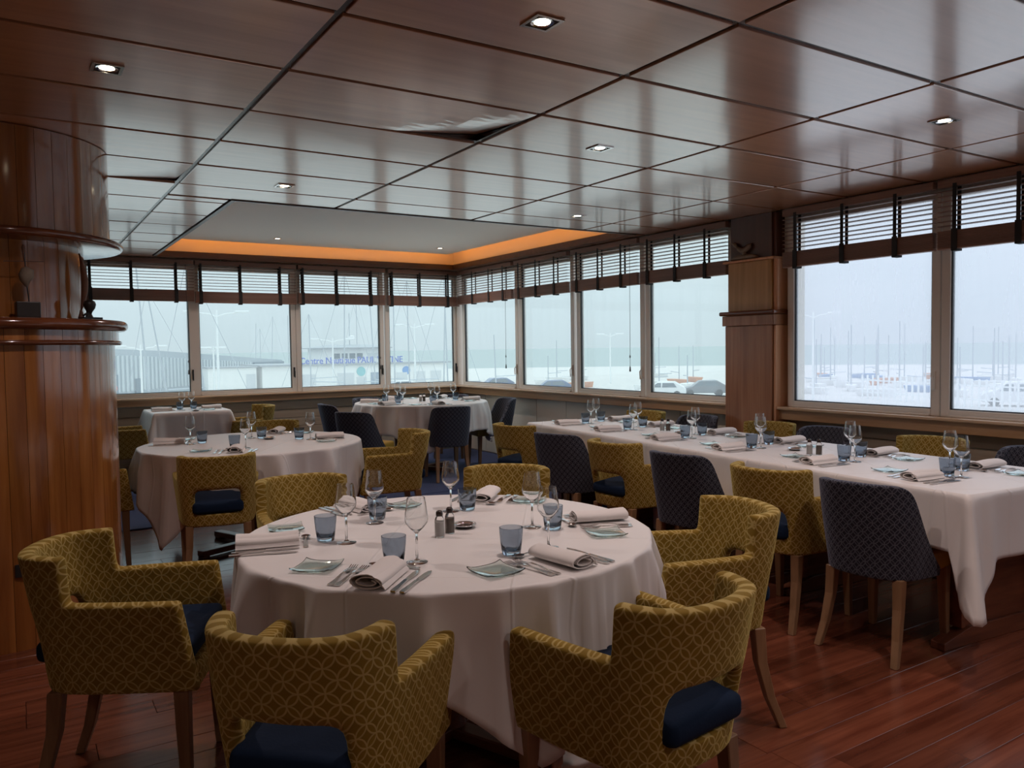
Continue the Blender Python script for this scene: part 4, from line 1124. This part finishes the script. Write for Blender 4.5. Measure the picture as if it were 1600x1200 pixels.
place(1.88, 9.36, 0.79, 180, 'at the window corner side of the small square table', 'square table')
onum = ['nearest', 'second', 'third', 'fourth', 'fifth', 'farthest']
for k, v_ in enumerate([0.36, 0.985, 1.70, 2.36, 3.08, 3.70]):
    w = lt(0.20, v_); place(w.x, w.y, 0.76, -math.degrees(LA), 'at the %s aisle seat, long table' % onum[k], 'long table')
    w = lt(0.775, v_ + 0.06); place(w.x, w.y, 0.76, 180 - math.degrees(LA), 'at the %s window seat, long table' % onum[k], 'long table')

def shaker(x, y, z, label, fill):
    t = thing('shaker', label, 'shaker', (x, y, z + 0.0006), 0, 'salt and pepper shakers')
    obj('body', MB().lathe([(0.0, 0.0), (0.0165, 0.0), (0.0175, 0.002), (0.0175, 0.058), (0.014, 0.070), (0.0105, 0.075), (0.0105, 0.079)], 20), M_wine, t, smooth=True, sharp=1.0)
    obj('contents', MB().lathe([(0.0, 0.003), (0.0155, 0.003), (0.0155, 0.055), (0.0, 0.057)], 16), fill, t, smooth=True, sharp=0.8)
    obj('cap', MB().lathe([(0.0115, 0.0745), (0.0125, 0.077), (0.0120, 0.088), (0.008, 0.094), (0.0, 0.0955)], 20), M_dark, t, smooth=True)
def dish(x, y, z, label):
    t = thing('butter_dish', label, 'dish', (x, y, z + 0.0006), 0, 'small round metal dishes')
    obj('rim', MB().lathe([(0.030, 0.002), (0.041, 0.010), (0.045, 0.013), (0.044, 0.0145), (0.039, 0.012), (0.030, 0.0065)], 32, close=True), M_chrome, t, smooth=True)
    obj('bowl', MB().lathe([(0.0, 0.0), (0.031, 0.0), (0.033, 0.004), (0.031, 0.0065), (0.0, 0.004)], 32), M_dark, t, smooth=True)
shaker(1.249, 2.470, T1[3], 'glass salt shaker with dark cap on the front round table', M_salt)
shaker(1.305, 2.500, T1[3], 'glass pepper shaker behind the salt on the front round table', M_pepper)
dish(1.392, 2.55, T1[3], 'small dark metal dish beside the shakers on the front round table')
dish(1.62, 6.02, T2[3], 'small dark metal dish in the middle of the middle round table')
w = lt(0.42, 1.26); shaker(w.x, w.y, 0.76, 'glass salt shaker near the third places of the long table', M_salt)
w = lt(0.455, 1.22); shaker(w.x, w.y, 0.76, 'glass pepper shaker near the third places of the long table', M_pepper)
w = lt(0.50, 1.45); dish(w.x, w.y, 0.76, 'small dark metal dish before the third glasses of the long table')
w = lt(0.54, 2.83); shaker(w.x, w.y, 0.76, 'glass salt shaker near the fifth places of the long table', M_salt)
w = lt(0.575, 2.80); shaker(w.x, w.y, 0.76, 'glass pepper shaker near the fifth places of the long table', M_pepper)
w = lt(0.54, 2.62); dish(w.x, w.y, 0.76, 'small dark metal dish near the fifth glasses of the long table')
shaker(4.03, 8.40, T3[3], 'glass salt shaker in the centre of the corner table', M_salt)
shaker(4.075, 8.40, T3[3], 'glass pepper shaker in the centre of the corner table', M_pepper)
dish(1.66, 9.06, 0.79, 'small dark metal dish at the front of the square table')

# ------------------------------------------------------------------ the harbour outside
GZ = -3.2
M_asph = grain(mat('quay_concrete', (0.58, 0.555, 0.53), 0.9), 0.6, 0.2, 0.02)
M_sea = grain(mat('grey_green_sea', (0.27, 0.32, 0.31), 0.6), 0.25, 0.3, 0.15)
M_wbld = mat('white_render', (0.86, 0.86, 0.84), 0.7)
M_gbld = mat('grey_cladding', (0.36, 0.41, 0.45), 0.6)
M_gbld2 = mat('dark_blue_cladding', (0.13, 0.18, 0.22), 0.6)
M_roof = mat('grey_roof', (0.34, 0.36, 0.38), 0.7)
M_shut = mat('pale_shutter', (0.62, 0.64, 0.66), 0.6)
M_bdoor = mat('blue_grey_door', (0.26, 0.33, 0.41), 0.5)
M_glz = mat('far_window_glass', (0.12, 0.16, 0.19), 0.1)
M_blue = mat('blue_letters', (0.06, 0.12, 0.50), 0.5)
M_teal = mat('teal_roundel', (0.20, 0.52, 0.55), 0.5)
M_bround = mat('blue_roundel', (0.10, 0.28, 0.62), 0.5)
M_signw = mat('sign_white', (0.8, 0.8, 0.8), 0.5)
M_signr = mat('sign_red', (0.6, 0.08, 0.06), 0.5)
M_pole = mat('pale_pole', (0.80, 0.82, 0.82), 0.45)
M_mast = mat('mast_aluminium', (0.42, 0.46, 0.50), 0.4, 0.4)
M_hull = mat('white_hull', (0.82, 0.82, 0.82), 0.3)
M_hullb = mat('blue_hull_cover', (0.20, 0.32, 0.55), 0.6)
M_hullo = mat('orange_hull_cover', (0.62, 0.26, 0.12), 0.6)
M_carw = mat('white_car_paint', (0.75, 0.75, 0.76), 0.25)
M_carg = mat('grey_car_paint', (0.16, 0.17, 0.19), 0.25)
M_carb = mat('blue_car_paint', (0.08, 0.13, 0.24), 0.25)
M_tyre = mat('tyre', (0.03, 0.03, 0.03), 0.8)
struct('sea', MB().lathe([(0.0, GZ - 1.5), (6500.0, GZ - 1.5)], 64), M_sea, recalc=False)
struct('ground', MB().lathe([(0.0, GZ), (175.0, GZ), (175.0, GZ - 1.6)], 72, cx=10, cy=10), M_asph, recalc=False)
struct('wall_outside', MB().box(XL - 0.1, XR + 0.16, YF - 0.1, YB + 0.13, GZ, -0.22), M_wbld)

def facing(px, py):        # rotation that turns local -y towards the restaurant
    return math.atan2(py, px) - PI / 2
# sailing club: long low white block with a lettered roof edge and a look-out storey
x0, y0, x1, y1 = 23.4, 89.0, 46.4, 88.6
wb_ = thing('harbour_building', 'low white harbour building with blue roof lettering and a look-out storey', 'building', (x0, y0, GZ), math.atan2(y1 - y0, x1 - x0))
Wb = math.dist((x0, y0), (x1, y1))
obj('wall', MB().box(0, Wb, 0, 9, 0, 2.95), M_wbld, wb_)
obj('roof', MB().box(-0.3, Wb + 0.3, -0.3, 9.3, 2.951, 3.15), M_roof, wb_)
obj('lookout_wall', MB().box(7.6, 15.4, 2.2, 8, 3.151, 4.9), M_wbld, wb_)
obj('lookout_roof', MB().add([(6.9, 1.6, 4.91), (16.2, 1.6, 4.91), (16.2, 8.6, 4.91), (6.9, 8.6, 4.91), (6.9, 1.6, 5.0), (16.2, 1.6, 5.0), (16.2, 8.6, 5.0), (6.9, 8.6, 5.0), (9, 4, 5.35), (14, 4, 5.35)],
    [(3, 2, 1, 0), (0, 1, 5, 4), (1, 2, 6, 5), (2, 3, 7, 6), (3, 0, 4, 7), (4, 5, 9, 8), (5, 6, 9), (6, 7, 8, 9), (7, 4, 8)]), M_roof, wb_)
for k in range(4): obj('window', MB().box(9.0 + k * 0.95, 9.7 + k * 0.95, 2.12, 2.199, 3.7, 4.3), M_glz, wb_)
for k in range(2): obj('window', MB().box(13.2 + k * 0.9, 13.9 + k * 0.9, 2.12, 2.199, 3.75, 4.3), M_shut, wb_)
for (a, b, z0, z1, m) in ((4.0, 6.0, 0.4, 1.95, M_shut), (8.6, 10.6, 0.0, 2.0, M_shut), (12.7, 14.0, 0.0, 2.0, M_bdoor), (16.0, 17.4, 0.6, 1.9, M_shut), (18.3, 19.8, 0.5, 1.95, M_shut), (20.6, 22.0, 0.9, 2.0, M_shut)):
    fr = obj('door' if z0 == 0 else 'window_frame', MB().box(a - 0.08, b + 0.08, -0.05, -0.001, max(z0 - 0.08, 0), z1 + 0.08), M_signw, wb_)
    obj('shutter', MB().box(a, b, -0.09, -0.051, z0 + 0.01, z1), m, fr)
obj('roundel', MB().lathe([(0.0, 0.0), (0.55, 0.0), (0.55, 0.06), (0.0, 0.06)], 24), M_teal, wb_, (11.5, -0.001, 2.15)).rotation_euler = (PI / 2, 0, 0)
obj('roundel', MB().lathe([(0.0, 0.0), (0.52, 0.0), (0.52, 0.06), (0.0, 0.06)], 24), M_bround, wb_, (17.3, -0.001, 2.12)).rotation_euler = (PI / 2, 0, 0)
obj('notice_board', MB().box(10.95, 12.15, -0.06, -0.001, 0.7, 1.5), M_shut, wb_)
def lettering(text, size, width, m, parent, loc, ext=0.05):
    c = bpy.data.curves.new('letters', 'FONT'); c.body = text; c.size = size; c.extrude = ext; c.resolution_u = 3
    c.offset = size * 0.012
    t_ = bpy.data.objects.new('letters', c); COL.objects.link(t_)
    dg = bpy.context.evaluated_depsgraph_get()
    me = bpy.data.meshes.new_from_object(t_.evaluated_get(dg), depsgraph=dg)
    bpy.data.objects.remove(t_)
    xs = [v.co.x for v in me.vertices]
    k = width / (max(xs) - min(xs))
    for v in me.vertices: v.co.x = (v.co.x - min(xs)) * k
    o = obj('lettering', me, m, parent, loc); o.rotation_euler = (PI / 2, 0, 0); o['kind'] = 'stuff'
    return o
lettering('Centre Nautique PAUL VATINE', 1.05, 12.6, M_blue, wb_, (4.15, -0.2, 3.16))
obj('antenna', MB().tube([(11.6, 4, 5.3), (11.6, 4, 9.2)], 0.05, 6), M_mast, wb_)
obj('radar', MB().box(11.0, 12.4, 3.8, 4.1, 5.9, 6.05).lathe([(0.0, 6.06), (0.35, 6.1), (0.35, 6.4), (0.0, 6.5)], 12, cx=11.9, cy=4), M_signw, wb_)
# small annexe left of it
ax_ = thing('annexe', 'small plain white annexe left of the lettered harbour building', 'building', (17.7, 89.2, GZ), 0.0)
obj('wall', MB().box(0, 5.1, 0, 3, 0, 2.9), M_wbld, ax_); obj('roof', MB().box(-0.1, 5.2, -0.15, 3.15, 2.901, 3.05), M_roof, ax_)
obj('shutter', MB().box(4.0, 5.0, -0.06, -0.001, 0.2, 2.2), M_shut, ax_)
# grey clad warehouse
wa, wc = (2.0, 77.0), (34.0, 118.0)
wh = thing('warehouse', 'long grey corrugated warehouse behind the masts, left of the white building', 'building', (wa[0], wa[1], GZ), math.atan2(wc[1] - wa[1], wc[0] - wa[0]))
wl_ = math.dist(wa, wc)
obj('wall', MB().prism([(0, 0), (wl_, 0), (wl_, 3.4), (wl_ * .35, 4.9), (wl_ * .12, 5.2), (0, 5.1)], 14.0, 1, 0.0), M_gbld, wh)
rb = MB()
k = 0.0
while k < wl_ * 0.78:
    hgt = 4.9 + 0.2 if k < wl_ * .2 else 5.0 - (k / wl_ - .2) * 2.2
    rb.box(k, k + 0.35, -0.12, -0.001, 0.9, min(hgt, 4.9) - 0.45); k += 0.75
ribs = obj('cladding_ribs', rb, mat('pale_cladding_rib', (0.50, 0.55, 0.58), 0.6), wh); ribs['kind'] = 'stuff'
obj('dark_bay', MB().box(wl_ * 0.80, wl_ * 0.999, -0.3, -0.001, 0.0, 3.2), M_gbld2, wh)
dr = obj('sign_door', MB().box(7.0, 10.4, -0.25, -0.001, 0.0, 2.6), M_gbld2, wh)
for q, xx in enumerate((7.5, 8.2)): obj('sign_panel', MB().box(xx, xx + 0.45, -0.30, -0.251, 1.1, 1.5), M_signw, dr)
obj('sign_arrow', MB().prism([(9.2, 1.3), (9.05, 1.2), (9.2, 1.1)], 0.05, 1, -0.301), M_signw, dr)
obj('no_entry_ring', MB().lathe([(0.18, 0.0), (0.28, 0.0), (0.28, 0.05), (0.18, 0.05)], 20, close=True).box(-0.18, 0.18, -0.04, 0.04, 0.0, 0.05), M_signr, dr, (9.85, -0.251, 1.3)).rotation_euler = (PI / 2, 0, 0)
for xx in (13.5, 25.0): obj('door', MB().box(xx, xx + 1.1, -0.18, -0.001, 0.0, 2.1), M_gbld2, wh)

def lamp_post(x, y, h, arm, label, ang=None):
    t = thing('street_lamp', label, 'street lamp', (x, y, GZ), facing(x, y) if ang is None else ang, 'street lamps on the quay')
    obj('pole', MB().tube([(0, 0, 0), (0, 0, h * 0.5), (0, 0, h)], [0.10, 0.085, 0.06], 8), M_pole, t)
    obj('arm', MB().tube([(-arm, 0, h - 0.15), (-arm * 0.3, 0, h - 0.3), (0, 0, h - 0.5), (arm * 0.3, 0, h - 0.3), (arm, 0, h - 0.15)], 0.05, 6), M_pole, t)
    for s_ in (-1, 1):
        obj('lantern', MB().box(s_ * arm - 0.5, s_ * arm + 0.5, -0.16, 0.16, h - 0.2, h - 0.06), M_pole, t, bevel=0.04)
lamp_post(12.35, 58.7, 7.65, 1.7, 'tall white double street lamp before the grey warehouse')
lamp_post(33.2, 70.3, 7.2, 1.5, 'white double street lamp right of the lettered building')
lamp_post(30.5, 86.0, 6.1, 1.9, 'white double street lamp before the look-out storey')
lamp_post(9.4, 75.0, 5.4, 1.6, 'small white double street lamp at the left end of the warehouse')
lamp_post(15.3, 74.5, 5.2, 0.6, 'thin white post lamp before the middle of the warehouse')
lamp_post(56.0, 42.0, 7.3, 1.6, 'white double street lamp seen through the large side window')
lamp_post(60.0, 25.6, 8.6, 1.5, 'pale street lamp beyond the white van')
lamp_post(64.0, 78.0, 6.4, 1.2, 'pale street lamp beyond the corner windows')

def sailboat(x, y, mast, label, lean=0.0, length=6.0, hullm=None, rz=None, group='moored and parked sailing boats', stays=True, sp=True):
    t = thing('sailboat', label, 'boat', (x, y, GZ), R.uniform(0, 6) if rz is None else rz, group)
    l2, w2 = length / 2, length * 0.16
    pts = [(-l2, -w2 * .8), (0, -w2), (l2 * .6, -w2 * .6), (l2, 0), (l2 * .6, w2 * .6), (0, w2), (-l2, w2 * .8)]
    n = len(pts)
    vs = [(a * .92, b * .45, 0.0) for a, b in pts] + [(a, b, length * .17) for a, b in pts]
    obj('hull', MB().add(vs, [tuple(range(n - 1, -1, -1)), tuple(range(n, 2 * n))] + [(i, (i + 1) % n, n + (i + 1) % n, n + i) for i in range(n)]), hullm or M_hull, t)
    z0 = length * .17
    lx = lean * mast
    m = obj('mast', MB().tube([(0, 0, z0), (lx, 0, z0 + mast)], [0.075, 0.055], 6), M_mast, t)
    obj('boom', MB().tube([(0, 0, z0 + 0.8), (-l2 * .9, 0, z0 + 0.9)], 0.05, 6), M_mast, t)
    if sp: obj('spreader', MB().tube([(lx * .6, -0.6, z0 + mast * .6), (lx * .6, 0.6, z0 + mast * .6)], 0.03, 5), M_mast, m)
    if stays:
        obj('stay', MB().tube([(l2 * .97, 0, z0), (lx, 0, z0 + mast)], 0.02, 4), M_mast, t)
        obj('stay', MB().tube([(-l2 * .97, 0, z0), (lx, 0, z0 + mast)], 0.02, 4), M_mast, t)
desc = ['tall sailing boat mast before the left end of the grey warehouse', 'sailing boat with leaning stays before the warehouse', 'sailing boat mast beside the tall double street lamp', 'short dark mast over the warehouse roof, left one',
        'short dark mast over the warehouse roof, right one', 'mast before the white annexe', 'thin mast at the left edge of the blue letters', 'mast before the word of the blue sign ending in tique',
        'tall mast before the look-out storey', 'slim mast right of the look-out storey', 'tall mast crossing the last blue letters', 'mast right of the blue roundel', 'pair of rigged masts by the window corner, first', 'pair of rigged masts by the window corner, second',
        'mast far behind the look-out roof', 'slender mast beyond the corner window']
for k, (az, D, mh, ln) in enumerate([(233, 58, 10.0, -0.06), (262, 66, 8.5, 0.15), (322, 52, 9.2, -0.10), (400, 158, 9.0, -0.03), (408, 164, 8.2, 0.0), (425, 150, 10.0, -0.04), (452, 137, 9.6, 0.0), (486, 84, 7.4, 0.01),
                                    (538, 72, 10.5, 0.02), (587, 76, 10.0, 0.05), (617, 70, 10.5, 0.0), (640, 74, 10.0, 0.01), (693, 64, 10.5, 0.03), (700, 66, 10.0, 0.02), (559, 126, 12.5, 0.0), (775, 80, 5.0, 0.03)]):
    a = math.atan2(az - 800, 1234.6) + YAW
    sailboat(D * math.sin(a), D * math.cos(a), mh, desc[k], ln, 6.0, rz=PI - a if k % 2 else -a, stays=(k % 3 != 0))
# dinghies parked behind a white fence on the side quay
spots = []
def free_spot(D0, D1, az0, az1, gap):
    while True:
        D = R.uniform(D0, D1); a = math.atan2(R.uniform(az0, az1) - 800, 1234.6) + YAW
        x, y = D * math.sin(a), D * math.cos(a)
        if all(math.dist((x, y), q) > gap for q in spots): spots.append((x, y)); return x, y
spots += [(59.0, 35.0 + 0.0), (60.5, 28.5), (53.9, 52.2), (49.5, 53.0), (45, 64), (56, 42), (60, 25.6), (64, 78)]
for k in range(30):
    x, y = free_spot(76, 118, 1268, 1610, 4.3)
    hm = (M_hull, M_hull, M_hullo, M_hull, M_hullb, M_hull)[k % 6]
    sailboat(x, y, 3.6 + (k * 5 % 7) * 0.45, 'small sailing dinghy with a %s hull parked among others on the hazy side quay' % ('white', 'white', 'rust-orange', 'white', 'blue', 'white')[k % 6], 0.0, 3.6, hm, group='dinghies parked on the side quay', stays=False, sp=False)
for k in range(10):
    x, y = free_spot(76, 120, 770, 1135, 4.6)
    sailboat(x, y, 3.0 + (k % 3), 'low %s sailing dinghy on the quay seen through the side windows near the corner' % ('white', 'rust-orange', 'white')[k % 3], 0.0, 3.8, (M_hull, M_hullo, M_hull)[k % 3], group='dinghies on the corner quay', stays=False, sp=False)
fx0, fy0, fx1, fy1 = 60.5, 40.5, 55.5, 24.0
fe = thing('quay_fence', 'white picket fence on the quay in front of the parked dinghies', 'fence', (fx0, fy0, GZ), math.atan2(fy1 - fy0, fx1 - fx0))
fl = math.dist((fx0, fy0), (fx1, fy1))
pk = MB().box(-0.07, 0.07, -0.04, 0.04, 0.0, 2.0).mesh('picket'); pk.materials.append(M_pole)
n = int(fl / 0.62)
for k in range(n + 1): obj('picket', pk, None, fe, (k * 0.62, 0, 0))
obj('rail', MB().box(0, n * 0.62, 0.041, 0.09, 0.5, 0.6).box(0, n * 0.62, 0.041, 0.09, 1.5, 1.6), M_pole, fe)
def car(x, y, label, m, rz, van=False):
    t = thing('van' if van else 'car', label, 'van' if van else 'car', (x, y, GZ), rz, None if van else 'parked cars on the quay')
    if van: prof = [(-2.1, 0.3), (2.1, 0.3), (2.15, 0.75), (1.95, 1.0), (1.25, 1.15), (0.55, 1.75), (-1.7, 1.82), (-2.1, 1.3)]
    else: prof = [(-2.1, 0.3), (2.1, 0.3), (2.1, 0.7), (1.1, 0.92), (0.45, 1.42), (-1.1, 1.45), (-1.9, 1.0), (-2.1, 0.75)]
    obj('body', MB().prism(prof, 1.7, 1, -0.85), m, t, bevel=0.08)
    for s_ in (-1, 1):
        y_ = s_ * 0.852
        for (a, b, c, d) in (((0.1, 0.95, 0.98, 0.4),) if not van else ((0.15, 1.0, 1.1, 0.6),)) + ((-1.3, 0.0, -0.1, -1.0),):
            h0, h1 = (0.95, 1.35) if not van else (1.1, 1.6)
            obj('side_window', MB().prism([(a, h0), (b, h0), (d, h1), (a if d > 0 else -1.05, h1)] if d > 0 else [(a, h0), (b, h0), (-0.05, h1), (d, h1)], 0.02, 1, y_ - 0.01), M_glz, t)
        for xx in (-1.3, 1.3):
            o = obj('wheel', MB().lathe([(0.0, -0.1), (0.32, -0.1), (0.32, 0.1), (0.0, 0.1)], 16), M_tyre, t, (xx, s_ * 0.78, 0.32)); o.rotation_euler = (PI / 2, 0, 0)
car(60.5, 28.5, 'white van parked outside at the right edge of the large window', M_carw, math.radians(120), True)
car(53.9, 52.2, 'dark grey car parked on the quay before the last narrow window', M_carg, math.radians(140))
car(45.0, 64.0, 'dark car parked on the quay seen through the second side window', M_carb, math.radians(150))
car(49.5, 53.0, 'white car parked on the quay left of the dark grey car', M_carw, math.radians(135))
car(34.0, 76.0, 'white car parked before the right part of the lettered building', M_carw, math.radians(170))
car(44.5, 74.0, 'blue car parked by the end of the lettered building', M_carb, math.radians(165))
